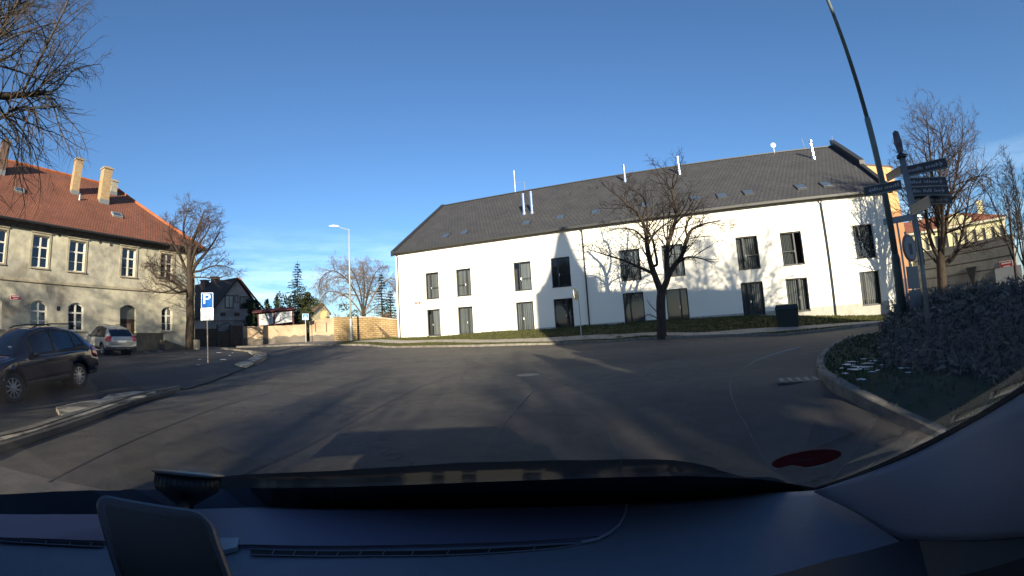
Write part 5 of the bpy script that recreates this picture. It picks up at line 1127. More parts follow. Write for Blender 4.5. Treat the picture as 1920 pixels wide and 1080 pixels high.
mb.box((0, -.026, zc+.26*s_), (.07*s_, .006, .08*s_)); mb.build('walking_figure', black_m, ce_)
# convex traffic mirror on the verge
b_ = onT(1090, 629, .09); Dm = math.hypot(b_.x, b_.y); me_ = empty('traffic_mirror', b_, 0, 'yellow framed convex traffic mirror seen edge on, on a thin grey pole', 'traffic mirror')
post(me_, 0, 0, -.2, topz(1085, 546, Dm)-b_.z, .035, galv)
c = at(1078, 552, Dm)-b_; ax = Vector((-.9, -.25, -.12)).normalized(); M_ = Matrix.Translation(c) @ ax.to_track_quat('Z', 'Y').to_matrix().to_4x4() @ Matrix.Diagonal((.62, 1.0, 1, 1))
mb = MB(); mb.lathe([(.02, -.16), (.40, -.10), (.46, 0), (.44, .05), (.39, .05)], 24, M_); mb.build('frame', mat('mirror_frame', (.55, .47, .22), .6, var=.2, vscale=3), me_)
mb = MB(); mb.lathe([(.39, .04), (.3, .08), (.15, .105), (.01, .11)], 24, M_); mb.build('mirror', mat('mirror', (.8, .8, .75), .04, metal=1), me_, smooth=True)
mb = MB(); mb.tube([(0, 0, c.z), c], .025, 6); mb.build('bracket', galv, me_)
# dark container on the verge
b_ = onT(1478, 612, .09); Db = math.hypot(b_.x, b_.y); a_, c_ = at(1457, 612, Db), at(1500, 611, Db); wv = (c_-a_).length; hv = topz(1478, 571, Db)-b_.z; d = Vector((c_.x-a_.x, c_.y-a_.y, 0)).normalized()
ge2 = empty('grit_bin', b_, math.atan2(d.y, d.x), 'dark green lidded bin standing on the verge in front of the white building', 'bin'); gm2 = mat('dark_green_plastic', (.012, .02, .018), .55, .4)
mb = MB(); z1 = hv*.80; mb.add([(-wv*.44,-.35,0),(wv*.44,-.35,0),(wv*.44,.35,0),(-wv*.44,.35,0),(-wv*.5,-.42,z1),(wv*.5,-.42,z1),(wv*.5,.42,z1),(-wv*.5,.42,z1)], [(3,2,1,0),(4,5,6,7),(0,1,5,4),(1,2,6,5),(2,3,7,6),(3,0,4,7)]); mb.build('body', gm2, ge2, bevel=.02)
mb = MB(); mb.add([(-wv*.53,-.46,z1+.003),(wv*.53,-.46,z1+.003),(wv*.53,.46,z1+.003),(-wv*.53,.46,z1+.003),(-wv*.46,-.3,hv),(wv*.46,-.3,hv),(wv*.46,.40,hv+.05),(-wv*.46,.40,hv+.05)], [(3,2,1,0),(4,5,6,7),(0,1,5,4),(1,2,6,5),(2,3,7,6),(3,0,4,7)]); mb.build('lid', gm2, ge2, bevel=.02)
# tourist signpost
b_ = at(1745, 696, 9.9); b_.z = T(b_.x, b_.y)+.1; DS = 9.9
se = empty('signpost', b_, 0, 'grey signpost with many dark direction arms on the grass bank at right', 'signpost')
zt = topz(1686, 297, DS)-b_.z; mb = MB(); mb.tube([(0,0,-.3), (0,0,zt)], .048, 12)
for k in range(4): a = k*math.pi/2+.5; mb.tube([(.05*math.cos(a), .05*math.sin(a), 1.9), (.05*math.cos(a), .05*math.sin(a), zt)], .014, 5)
mb.build('pole', mat('sign_grey', (.20, .21, .215), .45, .5, metal=.3, var=.12, vscale=9), se, smooth=True)
mb = MB(); mb.lathe([(.10, 0), (.10, .05), (.05, .09), (.02, .12)], 14, Matrix.Translation((0, 0, zt))); mb.build('cap', anth, se)
# small crest tile on top, edge on
c = at(1682, 283, DS)-b_; mb = MB(); d = Vector((c.x, c.y, 0)); mb.prism([(-.06, -.20), (.06, -.20), (.08, 0), (.06, .22), (0, .26), (-.06, .22), (-.08, 0)], (0, 0, zt+.32), Vector((.55, -.8, 0)).normalized(), Vector((0, 0, 1)), Vector((.8, .55, 0)).normalized()*.03)
mb.build('crest_tile', mat('crest', (.11, .12, .15), .5, .4, col2=(.075, .035, .045), vscale=6), se)
arm_m = mat('arm_navy', (.022, .026, .034), .35, .5, var=.2, vscale=6); arm_txt = mat('arm_text', (.25, .27, .30), .5)
def arm(px0, py0, px1, py1, hpx, txt=False, arrow=1, depth=0., m=arm_m, name='direction_arm', dfront=0.0, edge=True):
    """arm from the pole (px0) out to its tip (px1); depth = how much nearer (-) or farther (+) the tip stands"""
    A = at(px0, py0, DS+dfront)-b_; B = at(px1, py1, DS+depth+dfront)-b_; A.z = (A.z+A.z)/2
    z = A.z; d = Vector((B.x-A.x, B.y-A.y, 0)); L = d.length; d.normalize(); slope_ = (B.z-A.z)
    n = Vector((d.y, -d.x, 0)); 
    if n.dot(Vector((A.x+b_.x, A.y+b_.y, 0))) > 0: n = -n
    hh = topz(px0, py0-hpx/2, DS)-topz(px0, py0+hpx/2, DS)
    mb = MB(); up = Vector((0, 0, 1)); sh = Vector((0, 0, slope_)); mb.obox(A-up*hh/2-n*.012, d*L+sh, n*.024, up*hh); o = mb.build(name, m, se)
    mb = MB(); mb.obox(A+up*hh/2-n*.022, d*L+sh, n*.044, up*.014); mb.obox(A-up*(hh/2+.012)-n*.022, d*L+sh, n*.044, up*.014); mb.build('edge_rail', MATS['sign_grey'], o)
    ex = (d*L+sh).normalized(); X = ex if n.cross(-up).dot(ex) < 0 or True else ex
    right = up.cross(n).normalized()   # to the right as read from the front
    flip = ex.dot(right) < 0
    rx = -ex if flip else ex
    def place(ob, pos): ob.matrix_local = Matrix(((rx.x, up.x, n.x, pos.x), (rx.y, up.y, n.y, pos.y), (rx.z, up.z, n.z, pos.z), (0, 0, 0, 1)))
    if txt:   # lettering too blurred in the photograph to read: rows of small strokes of letter height
        rg = random.Random(int(px1*7+py1)); s0, s1 = (.16, .86) if not arrow else (.06, .76); mb = MB(); x = L*s0; left = 0
        while x < L*s1:
            w_ = hh*rg.uniform(.10, .22); h1 = hh*rg.choice((.26, .26, .26, .38, .42))
            mb.obox(A+ex*x-up*hh*.15+n*.013, ex*w_, n*.002, up*h1); x += w_*1.5; left += 1
            if left > rg.randint(4, 8): x += hh*.28; left = 0
        mb.build('lettering', arm_txt, o)
    if arrow:
        mb = MB(); c = B-ex*.09+n*.014; w2 = hh*.5
        for s_ in (1, -1): mb.tube([c, c-ex*w2*.6+up*s_*w2*.5], w2*.09, 4)
        mb.tube([c, c-ex*w2*1.3], w2*.09, 4); mb.build('arrow', mat('arrow_pale', (.42, .44, .50), .5), o)
    return o
arm(1690, 346, 1621, 360, 16, True, 1, .0, dfront=-.06)
arm(1699, 322, 1775, 305, 17, True, 1, .0)
arm(1703, 342.5, 1775, 340, 15, True, 1, .05)
arm(1705, 359.5, 1779, 357, 15, True, 1, .05)
arm(1707, 377, 1784, 374.5, 14.5, True, 1, .35, dfront=.05)
arm(1690, 318, 1663, 334, 13, False, 0, .9, dfront=.03)
arm(1700, 333, 1723, 333, 10, False, 0, .9, dfront=.06)
arm(1710, 395, 1744, 377, 16, False, 0, -.9, m=mat('arm_back', (.12, .125, .115), .5, var=.15, vscale=5), dfront=-.05)
arm(1711, 398, 1729, 395, 10, False, 0, .6, dfront=.06)
# round sign and its plates further back, half hidden by the signpost
b2 = at(1716, 560, 12.2); b2.z = T(b2.x, b2.y)+.1; re_ = empty('round_sign', b2, 0, 'round red rimmed no entry road sign with plates half hidden behind the signpost', 'road sign'); tv = Vector((-b2.x, -b2.y, 0)).normalized(); face(re_, tv, R(62))
c = at(1711, 464, 12.2)-b2; post(re_, 0, .03, -.2, c.z+.4, .03, galv)
Mx = Matrix.Translation((0, -.02, c.z)) @ Matrix.Rotation(R(90), 4, 'X')
mb = MB(); mb.lathe([(.33, -.01), (.33, .01), (.27, .012)], 32, Mx); mb.build('rim', mat('faded_red', (.16, .05, .07), .5), re_); mb = MB(); mb.lathe([(.27, 0), (.27, .018), (.01, .019)], 32, Mx); mb.build('face', mat('dull_white', (.18, .195, .22), .5), re_)
mb = MB(); mb.box((.02, -.035, c.z-.03), (.16, .01, .26)); mb.build('symbol', mat('dark_symbol', (.05, .05, .06), .6), re_)
mb = MB(); mb.box((0, -.01, c.z-.70), (.55, .02, .52)); mb.build('plate', mat('plate_grey', (.14, .15, .17), .5, var=.1, vscale=6), re_); mb = MB(); mb.box((0, -.01, c.z-1.2), (.55, .02, .42)); mb.build('plate', MATS['plate_grey'], re_)
b3 = at(1706, 590, 14); b3.z = T(b3.x, b3.y)+.1; r3 = empty('small_sign', b3, 0, 'small pale street sign at the far side of the signpost pole', 'road sign'); c = at(1700, 409, 14)-b3
d = Vector((c.x, c.y, 0)); post(r3, 0, .03, -.2, c.z+.1, .028, galv); face_v = Vector((-b3.x, -b3.y, 0)).normalized(); rx = Vector((-face_v.y, face_v.x, 0)); mb = MB(); c = Vector((0, 0, c.z)); mb.obox(c-rx*.38-Vector((0,0,.09)), rx*.76, face_v*.02, Vector((0,0,.18))); mb.build('sign_board', mat('plate_pale', (.25, .27, .29), .5), r3)
# ================================================================== CARS
def catm(tab, k):
    tab = [np.array(t, float) for t in tab]; out = []
    for i in range(len(tab)-1):
        p0, p1, p2, p3 = tab[max(i-1, 0)], tab[i], tab[i+1], tab[min(i+2, len(tab)-1)]
        for j in range(k):
            t = j/k; out.append((i+t, .5*((2*p1)+(p2-p0)*t*.8+(2*p0-5*p1+4*p2-p3)*t*t*.8+(3*p1-p0-3*p2+p3)*t**3*.8)+.2*.5*((2*p1)+(2*p2-2*p1)*t) if False else .5*((2*p1)+(p2-p0)*t+(2*p0-5*p1+4*p2-p3)*t*t+(3*p1-p0-3*p2+p3)*t**3)))
    out.append((len(tab)-1, tab[-1])); return out
SUV = [  # y, z bottom, z shoulder, z top, half width bottom, shoulder, top   (rear to front)
    (-2.20, .50, .56, .62, .72, .74, .70), (-2.24, .38, .66, .80, .80, .84, .80), (-2.17, .34, .88, 1.05, .86, .88, .78), (-1.97, .33, .99, 1.27, .88, .89, .68), (-1.58, .33, 1.04, 1.525, .89, .90, .61),
    (-1.02, .33, 1.03, 1.64, .895, .905, .60), (-.60, .30, 1.01, 1.69, .90, .91, .61), (.10, .29, .99, 1.66, .90, .91, .60), (.50, .29, .975, 1.52, .90, .905, .60), (.92, .29, .96, 1.24, .90, .90, .66),
    (1.22, .30, .95, 1.04, .90, .89, .70), (1.70, .33, .88, .985, .89, .86, .66), (2.08, .33, .78, .90, .86, .82, .60), (2.24, .34, .64, .76, .80, .76, .58), (2.26, .44, .54, .60, .66, .64, .5)]
def carshell(tab, ks=7, kv=4):
    rows = []
    for s_, t in catm(tab, ks):
        y, zb, zs, zt, wb_, ws, wt = t; up_ = min(1, max(0, (zt-zs-.1)/.4))
        P_ = [(0, zb), (wb_*.85, zb), (wb_-.01, zb+.10), (max(wb_, ws)+.012, zb+(zs-zb)*.55), (ws, zs), ((ws*.48+wt*.52)+.018*up_, zs+(zt-zs)*.52), (wt+.012, zt-.055*up_-.012), (wt*.80, zt-.002), (0, zt+.02*up_+.01)]
        rows.append((s_, y, catm(P_, kv)))
    return rows
def build_car(e, tab, paint, regions, wheels=(-1.33, 1.30), wr=.345, track=.77, rimc=None, arch=.415, rim_n=10, ks=7, front_wheel_turn=0, interior=True, glass=None, ky=1.0):
    """regions: list of (name, material, test(s, v, x, y, z, n), out) cut out of the shell as parts of their own"""
    rows = carshell(tab, ks); nv = len(rows[0][2]); vid = {}; V = []; info = []
    for i, (s_, y, sec) in enumerate(rows):
        for side in (1, -1):
            for j, (v_, p) in enumerate(sec):
                if side == -1 and (j == 0 or j == nv-1): vid[(i, j, -1)] = vid[(i, j, 1)]; continue
                vid[(i, j, side)] = len(V); V.append([p[0]*side, y, p[1]])
    faces = []
    for i in range(len(rows)-1):
        for j in range(nv-1):
            for side in (1, -1):
                q = [vid[(i, j, side)], vid[(i+1, j, side)], vid[(i+1, j+1, side)], vid[(i, j+1, side)]]
                if side == -1: q = q[::-1]
                if len(set(q)) < 3: continue
                s_ = (rows[i][0]+rows[i+1][0])/2; v_ = (rows[i][2][j][0]+rows[i][2][j+1][0])/2; faces.append((q, s_, v_))
    for idx in (0, len(rows)-1):
        q = [vid[(idx, j, 1)] for j in range(nv)]+[vid[(idx, j, -1)] for j in range(nv-2, 0, -1)]; faces.append((q if idx else q[::-1], rows[idx][0], 0))
    # wheel arches
    keep = []
    for q, s_, v_ in faces:
        c = sum((Vector(V[k]) for k in q), Vector())/len(q); hit = any(math.hypot(c.y-wy, c.z-wr) < arch and abs(c.x) > .5 and c.z < wr+arch for wy in wheels)
        if not hit: keep.append((q, s_, v_))
    for k, p in enumerate(V):
        for wy in wheels:
            dd = math.hypot(p[1]-wy, p[2]-wr)
            if abs(p[0]) > .5 and arch*.62 < dd < arch*1.13 and p[2] > .2: f = arch/dd; p[1] = wy+(p[1]-wy)*f; p[2] = wr+(p[2]-wr)*f
    parts = {'body': (paint, [])}
    for nm, m, *_ in regions: parts.setdefault(nm, (m, []))
    byreg = [[] for _ in regions]
    body = []
    for q, s_, v_ in keep:
        c = sum((Vector(V[k]) for k in q), Vector())/len(q); a, b, c2 = Vector(V[q[0]]), Vector(V[q[1]]), Vector(V[q[2]]); n = (b-a).cross(c2-a); n = n.normalized() if n.length > 0 else Vector((0, 0, 1))
        for ri, (nm, m, test, out) in enumerate(regions):
            if test(s_, v_, c.x, c.y, c.z, n): byreg[ri].append(q); break
        else: body.append(q)
    def mk_(fs, name, m, out=0, thick=0, par=None):
        if not fs: return
        used = sorted({k for q in fs for k in q}); mp_ = {k: i for i, k in enumerate(used)}; mb = MB(); nor = {k: Vector() for k in used}
        for q in fs:
            a, b, c2 = Vector(V[q[0]]), Vector(V[q[1]]), Vector(V[q[2]]); n = (b-a).cross(c2-a)
            for k in q: nor[k] += n
        mb.v = [tuple(Vector(V[k])*1.0+nor[k].normalized()*out) for k in used]; mb.f = [[mp_[k] for k in q] for q in fs]; o = mb.build(name, m, par or e, smooth=True)
        if thick: md = o.modifiers.new('s', 'SOLIDIFY'); md.thickness = thick; md.offset = -1
        return o
    bo = mk_(body, 'body', paint, 0, .018)
    for (nm, m, test, out), fs in zip(regions, byreg): mk_(fs, nm, m, out, .012 if out >= 0 else 0)
    # underbody and arch liners
    mb = MB(); L0, L1 = tab[0][0]+.3, tab[-1][0]-.3; mb.box((0, (L0+L1)/2, .42), (1.0, L1-L0, .3)); mb.build('underbody', black_m, e)
    for wy in wheels:
        for sx_ in (1, -1):
            mb = MB(); M_ = Matrix.Translation((sx_*(track-.16), wy, wr)) @ Matrix.Rotation(R(90), 4, 'Y'); mb.lathe([(arch*1.02, -.16), (arch*1.02, .20)] if sx_ > 0 else [(arch*1.02, -.20), (arch*1.02, .16)], 24, M_); mb.f = [f for f in mb.f if len(f) == 4 or (sum(mb.v[k][0] for k in f)/len(f))*sx_ < track-.25]
            mb.build('arch_liner', black_m, e)
    for wy in wheels:
        for sx_ in (1, -1):
            w_ = bpy.data.objects.new('wheel', None); COL.objects.link(w_); w_.parent = e; w_.location = (sx_*track, wy, wr)
            if wy > 0 and front_wheel_turn: w_.rotation_euler.z = front_wheel_turn
            M_ = Matrix.Rotation(R(90)*sx_, 4, 'Y')
            mb = MB(); mb.lathe([(wr*.66, -.10), (wr*.94, -.105), (wr, -.07), (wr, .07), (wr*.94, .105), (wr*.68, .10), (wr*.66, .06)], 32, M_); mb.f = [f for f in mb.f if len(f) == 4]; mb.build('tyre', mat('tyre', (.018, .018, .02), .85), w_, smooth=True)
            mb = MB(); mb.lathe([(wr*.66, .06), (wr*.70, .098), (wr*.66, .10), (wr*.62, .05), (wr*.60, -.02)], 32, M_); mb.f = [f for f in mb.f if len(f) == 4]; rm_ = rimc or mat('alloy', (.48, .48, .5), .35, metal=.7)
            for k in range(rim_n):
                a = 2*math.pi*k/rim_n; d = Vector((math.cos(a), math.sin(a), 0)); t_ = Vector((-d.y, d.x, 0)); o1, o2 = d*wr*.12, d*wr*.65; w1, w2 = .022, .016
                vs = [o1-t_*w1+Vector((0,0,.085)), o1+t_*w1+Vector((0,0,.085)), o2+t_*w2+Vector((0,0,.075)), o2-t_*w2+Vector((0,0,.075))]; vs += [v-Vector((0,0,.03)) for v in vs]
                mb.add([M_ @ v for v in vs], [(0,1,2,3),(7,6,5,4),(0,4,5,1),(1,5,6,2),(2,6,7,3),(3,7,4,0)])
            mb.lathe([(wr*.17, .05), (wr*.17, .09), (wr*.1, .095), (.001, .095)], 16, M_); mb.build('rim', rm_, w_)
            mb = MB(); mb.lathe([(wr*.62, -.04), (.01, -.03)], 24, M_); mb.build('hub_backing', black_m, w_)
    if interior:
        sm = mat('seat_fabric', (.05, .05, .052), .9)
        for sx_ in (-.37, .37):
            for yy in (.05, -.85):
                mb = MB(); mb.box((sx_, yy+.1, .62), (.48, .5, .16)); mb.box((sx_, yy-.2, .95), (.46, .14, .62), M=Matrix.Rotation(R(12), 3, 'X')); mb.box((sx_, yy-.28, 1.36), (.26, .09, .18)); mb.build('seat', sm, e, bevel=.03)
        mb = MB(); mb.box((0, .85, .85), (1.4, .4, .2)); mb.build('dashboard', sm, e, bevel=.03)
        mb = MB(); mb.box((0, -.4, .50), (1.5, 3.0, .04)); mb.build('floor_panel', sm, e)
def side(n): return abs(n.x) > .45
def suv_regions(paint, glass, dark, redl, chrome):
    rg = [
      ('rear_window', glass, lambda s, v, x, y, z, n: 2.15 < s < 4.3 and v > 4.35 and abs(x) < .66 and z > 1.06 and z < 1.50 and y < -1.5 and n.y < -.3 and abs(n.x) < .6, .002),
      ('tail_light', redl, lambda s, v, x, y, z, n: y < -1.93 and .82 < z < 1.10 and abs(x) > .62, .008),
      ('windscreen', glass, lambda s, v, x, y, z, n: 7.2 < s < 9.9 and v > 6.05 and abs(n.x) < .5, .002),
      ('side_window', glass, lambda s, v, x, y, z, n: v > 4.28 and v < 5.85 and -1.20 < y < -.42 and z > 1.03 and side(n), -.004),
      ('side_window', glass, lambda s, v, x, y, z, n: v > 4.28 and v < 5.85 and -.32 < y < .48 and z > 1.02 and side(n), -.004),
      ('quarter_window', glass, lambda s, v, x, y, z, n: v > 4.6 and v < 5.7 and -1.72+(z-1.07)*.9 < y < -1.28 and z > 1.09 and side(n), -.004),
      ('window_trim', dark, lambda s, v, x, y, z, n: v > 4.12 and v < 6.0 and -1.80+(z-1.05)*.9 < y < .62 and z > 1.0+max(0, -1.1-y)*.09 and side(n), .003),
      ('sill_cladding', dark, lambda s, v, x, y, z, n: z < .44 and abs(x) > .4, .004),
      ('bumper', dark, lambda s, v, x, y, z, n: y < -2.0 and z < .52, .006),
      ('headlight', mat('headlight', (.5, .52, .55), .1, .8, coat=1), lambda s, v, x, y, z, n: y > 1.86 and .66 < z < .86 and abs(x) > .5, .008),
      ('grille', dark, lambda s, v, x, y, z, n: y > 2.0 and .5 < z < .74 and abs(x) < .45, .004)]
    return rg
def car_details(e, paint, chrome, dark, plate=True, rails=True):
    for sx_ in (-1, 1):
        mb = MB(); mb.tube([(sx_*.52, -1.65, 1.66), (sx_*.545, -1.45, 1.735), (sx_*.55, -.6, 1.755), (sx_*.54, -.0, 1.72), (sx_*.52, .15, 1.675)], .018, 6); mb.build('roof_rail', dark, e)
        mb = MB(); c = Vector((sx_*1.0, .52, 1.06)); mb.lathe([(.01, -.05), (.085, -.04), (.11, .0), (.10, .05), (.03, .07)], 14, Matrix.Translation(c) @ Matrix.Rotation(R(-90), 4, 'X') @ Matrix.Diagonal((1.15, .8, 1, 1))); m_ = mb.build('wing_mirror', paint, e, smooth=True)
        mb = MB(); mb.tube([(sx_*.86, .58, 1.0), (sx_*.95, .54, 1.03)], .03, 6); mb.build('mirror_arm', dark, m_)
        mb = MB(); mb.lathe([(.09, 0), (.001, 0.002)], 12, Matrix.Translation((sx_*1.0, .465, 1.06)) @ Matrix.Rotation(R(90), 4, 'X') @ Matrix.Diagonal((1.1, .75, 1, 1))); mb.build('mirror_glass', MATS['mirror'], m_)
        for y in (-.95, .0): mb = MB(); mb.box((sx_*.925, y, .90), (.03, .17, .03)); mb.build('door_handle', paint, e, bevel=.01)
        mb = MB(); mb.tube([(sx_*.915, y, 1.01-.01*(y > 0)) for y in (-1.5, -.8, 0, .6)], .009, 4); mb.build('chrome_strip', chrome, e)
        for y in (-.37, .62, -1.14):
            mb = MB(); mb.tube([(sx_*.919, y, z) for z in (.45, .62, .8, .97)], .004, 4); mb.build('door_seam', black_m, e)
    mb = MB(); mb.box((0, -2.235, .80), (.52, .02, .11)); mb.build('number_plate', white_sign, e)
    mb = MB(); mb.tube([(-.55, -2.22, .93), (0, -2.235, .945), (.55, -2.22, .93)], .012, 5); mb.build('tailgate_strip', chrome, e)
    mb = MB(); mb.tube([(-.25, -2.0, 1.16), (.1, -2.04, 1.14), (.35, -2.0, 1.2)], .008, 4); mb.build('wiper', black_m, e)
def place_car(e, pr, pf, zr, zf, wheelx, wr=.345, wheels=(-1.33, 1.30)):
    """put the wheel contact points: pr rear, pf front (world xy) on side wheelx"""
    d = (pf-pr); d.z = 0; d.normalize(); ang = math.atan2(d.y, d.x)-math.pi/2; right = Vector((d.y, -d.x, 0)); o = pr-d*wheels[0]-right*wheelx
    e.rotation_euler = (math.atan2(zf-zr, wheels[1]-wheels[0]), 0, ang); e.location = (o.x, o.y, zr+(zf-zr)*(-wheels[0])/(wheels[1]-wheels[0]))
car_glass = glassmat('car_glass', (.30, .33, .34), fres=1.9)
black_paint = mat('black_paint', (.006, .010, .030), .12, .5, coat=.8); chrome = mat('chrome', (.7, .7, .7), .15, metal=1)
tail_red = mat('tail_light_red', (.45, .012, .015), .15, .6, coat=1)
dk = empty('black_car', (0, 0, 0), 0, 'shiny black compact SUV parked at the left edge with light alloy wheels', 'car')
build_car(dk, SUV, black_paint, suv_regions(black_paint, car_glass, mat('grey_cladding', (.02, .02, .022), .6), tail_red, chrome), front_wheel_turn=R(-24), rim_n=10)
car_details(dk, black_paint, chrome, black_m)
mb = MB(); mb.box((-.35, .93, 1.235), (.16, .01, .05)); mb.build('permit_card', white_sign, dk)
Dr = 15.2; pr = at(151, 723, Dr); pf = at(24, 742, 13.3); pr.z = 0; pf.z = 0
dirn = (pf-pr).normalized(); pf2 = pr+dirn*2.63
dk.scale = (1, 1, 1.05); place_car(dk, pr, pf2, T(pr.x, pr.y)+.05, T(pf2.x, pf2.y)+.05, -.86)
silver = mat('silver_paint', (.46, .45, .42), .35, .6, metal=.25, coat=.6)
sv = empty('silver_car', (0, 0, 0), 0, 'silver compact SUV seen from behind, parked against the old facade', 'car')
build_car(sv, SUV, silver, suv_regions(silver, car_glass, mat('grey_cladding', (.02, .02, .022), .6), tail_red, chrome), rim_n=7)
car_details(sv, silver, chrome, black_m)
c = at(229, 667, 29.3); hd = Vector((-.955, .30, 0)).normalized(); ctr_ = Vector((c.x, c.y, 0))+hd*2.2; rr_ = ctr_-hd*1.33; ff_ = ctr_+hd*1.3
place_car(sv, rr_, ff_, T(rr_.x, rr_.y)+.05, T(ff_.x, ff_.y)+.05, 0)
# ================================================================== THE CAR WE SIT IN
CX = -.26
own = empty('camera_car', (CX, 0, 0), 0, 'dark car we look out of: blue grey dashboard, windscreen, pillar and bonnet', 'car')
CAR = [(-3.30, .45, .55, .62, .70, .72, .66), (-3.36, .36, .70, .86, .82, .84, .78), (-3.26, .34, .96, 1.18, .87, .88, .76), (-3.06, .34, 1.06, 1.52, .89, .90, .66), (-2.76, .33, 1.08, 1.66, .89, .90, .62),
       (-2.0, .31, 1.08, 1.70, .90, .91, .63), (-1.0, .30, 1.07, 1.71, .90, .91, .63), (-.30, .29, 1.06, 1.68, .90, .91, .62), (.16, .29, 1.05, 1.53, .90, .905, .66), (.60, .29, 1.04, 1.32, .90, .90, .74), (.90, .29, .96, 1.115, .90, .88, .62),
       (1.25, .30, .92, 1.057, .90, .87, .55), (1.52, .33, .85, .985, .88, .84, .50), (1.72, .33, .78, .915, .84, .79, .46), (1.86, .34, .68, .78, .78, .74, .56), (1.86, .44, .54, .60, .66, .62, .5)]
own_paint = mat('own_paint', (.030, .027, .025), .5, .0); _n, _l, _b = N(own_paint); _g = _n.new('ShaderNodeBsdfGlossy'); _g.inputs['Roughness'].default_value = .08; _g.inputs[0].default_value = (1, 1, 1, 1); _m = _n.new('ShaderNodeMixShader'); _m.inputs[0].default_value = .014
_l.new(_b.outputs[0], _m.inputs[1]); _l.new(_g.outputs[0], _m.inputs[2]); _l.new(_m.outputs[0], _n['Material Output'].inputs[0])
tint = mat('tinted_glass', (.01, .01, .012), .08, .8)
cut = lambda s, v, x, y, z, n: 7.0 < s < 10.0 and v > (3.9 if y > .12 else 5.2) and y > -.28
reg = [('void', None, cut, 0),
       ('side_window', tint, lambda s, v, x, y, z, n: 4.28 < v < 5.85 and -2.6 < y < .1 and z > 1.08 and side(n), 0),
       ('rear_window', tint, lambda s, v, x, y, z, n: y < -2.8 and z > 1.15 and z < 1.58 and abs(x) < .66, 0)]
def own_build():
    _pre = set(bpy.data.objects)
    build_car(own, [(a_, b_, c_, d_, e_*1.12, f_*1.12, g_*(1.10 if a_ > 1.4 else 1.36)) for a_, b_, c_, d_, e_, f_, g_ in CAR], own_paint, reg, wheels=(-2.35, 1.05), interior=False, front_wheel_turn=0)
    for o in [o for o in bpy.data.objects if o not in _pre and o.name.startswith('void')]: bpy.data.objects.remove(o)
own_build()
PO = mk(own)
for sx_ in (-1, 1):
    mb = MB(); mb.lathe([(.01, -.06), (.09, -.05), (.125, .0), (.115, .06), (.03, .08)], 14, Matrix.Translation((CX+sx_*1.06, .36, 1.13)) @ Matrix.Rotation(R(-90), 4, 'X') @ Matrix.Diagonal((1.1, .85, 1, 1))); m_ = PO(mb, 'wing_mirror', own_paint)
    mb = MB(); mb.tube([(CX+sx_*.88, .42, 1.07), (CX+sx_*1.0, .38, 1.1)], .035, 6); PO(mb, 'mirror_arm', black_m, m_)
mb = MB(); mb.box((CX, .93, 1.035), (1.86, .34, .05)); PO(mb, 'cowl', mat('cowl_black', (.012, .013, .016), .6))
# windscreen surface (curved, raked)
def wsp(a, b):
    """a 0..1 left to right, b 0..1 bottom to top"""
    x0, x1 = CX-1.9+.1*b, CX+.95-.12*b; x = x0+(x1-x0)*a; c = 4*(a-.5)**2
    return Vector((x, (1.06-.16*c)*(1-b)+(-.16-.10*c)*b+.03*math.sin(math.pi*b), 1.03+.64*b+.02*math.sin(math.pi*b)))
NA, NB = 28, 14; mb = MB()
for j in range(NB+1):
    for i in range(NA+1): mb.v.append(tuple(wsp(i/NA, j/NB)))
for j in range(NB):
    for i in range(NA): mb.f.append([j*(NA+1)+i, j*(NA+1)+i+1, (j+1)*(NA+1)+i+1, (j+1)*(NA+1)+i])
from mathutils.bvhtree import BVHTree
bvh = BVHTree.FromPolygons([Vector(v) for v in mb.v], mb.f)
ws_m = glassmat('windscreen_glass', (.93, .95, .95), rough=0.0, gcol=(.4, .4, .4), fres=1.25)
_n, _l = ws_m.node_tree.nodes, ws_m.node_tree.links; _o = [x for x in _n if x.type == 'OUTPUT_MATERIAL'][0]; _p = _o.inputs[0].links[0].from_socket; _d = _n.new('ShaderNodeBsdfDiffuse'); _d.inputs[0].default_value = (.5, .5, .5, 1); _m = _n.new('ShaderNodeMixShader'); _m.inputs[0].default_value = .03  # dusty pale layer, mixed in to veil the whole view with haze
_l.new(_p, _m.inputs[1]); _l.new(_d.outputs[0], _m.inputs[2]); _l.new(_m.outputs[0], _o.inputs[0])
ws = PO(mb, 'windscreen', ws_m, smooth=True)
def gh(px, py, off=.004):
    v = Vector(ray(px, py)); h_ = bvh.ray_cast(Vector((0, 0, EYE)), v)
    if h_[0] is None: return at(px, py, 1.0)
    n = h_[1] if h_[1].dot(v) < 0 else -h_[1]; return h_[0]+n*off
# black edge band of the glass along its foot
band = [(-60,931),(0,927),(172,919),(420,914),(560,912),(772,905.5),(985,897),(1240,889),(1400,894),(1470,902),(1535,913)]
foot = [(-60,962),(0,960),(172,960),(420,958),(560,957),(772,957),(985,951),(1240,939),(1400,930),(1470,925),(1535,920)]
mb = MB(); B1 = smooth([gh(x, y, .003) for x, y in band], 3); B2 = smooth([gh(x, y+4, .003) for x, y in foot], 3)
m_ = min(len(B1), len(B2))
for i in range(m_): mb.v += [tuple(B1[i]), tuple(B2[i])]
for i in range(m_-1): mb.f.append([2*i, 2*i+2, 2*i+3, 2*i+1])
PO(mb, 'frit_band', mat('frit', (.045, .052, .070), .9, .05), ws)
# windscreen cracks
crk = mat('glass_crack', (.60, .52, .44), .6)
for pts in ([(1446,884),(1440,873),(1420,840),(1400,800),(1385,775),(1373,745),(1370,725),(1380,705),(1400,690),(1430,675),(1470,662),(1500,655)], [(900,862),(915,838),(930,818),(945,800),(965,775),(985,752),(1003,733)]):
    mb = MB(); mb.tube(smooth([gh(x, y, -.001) for x, y in pts], 3), .00050, 4); PO(mb, 'crack', crk, ws)
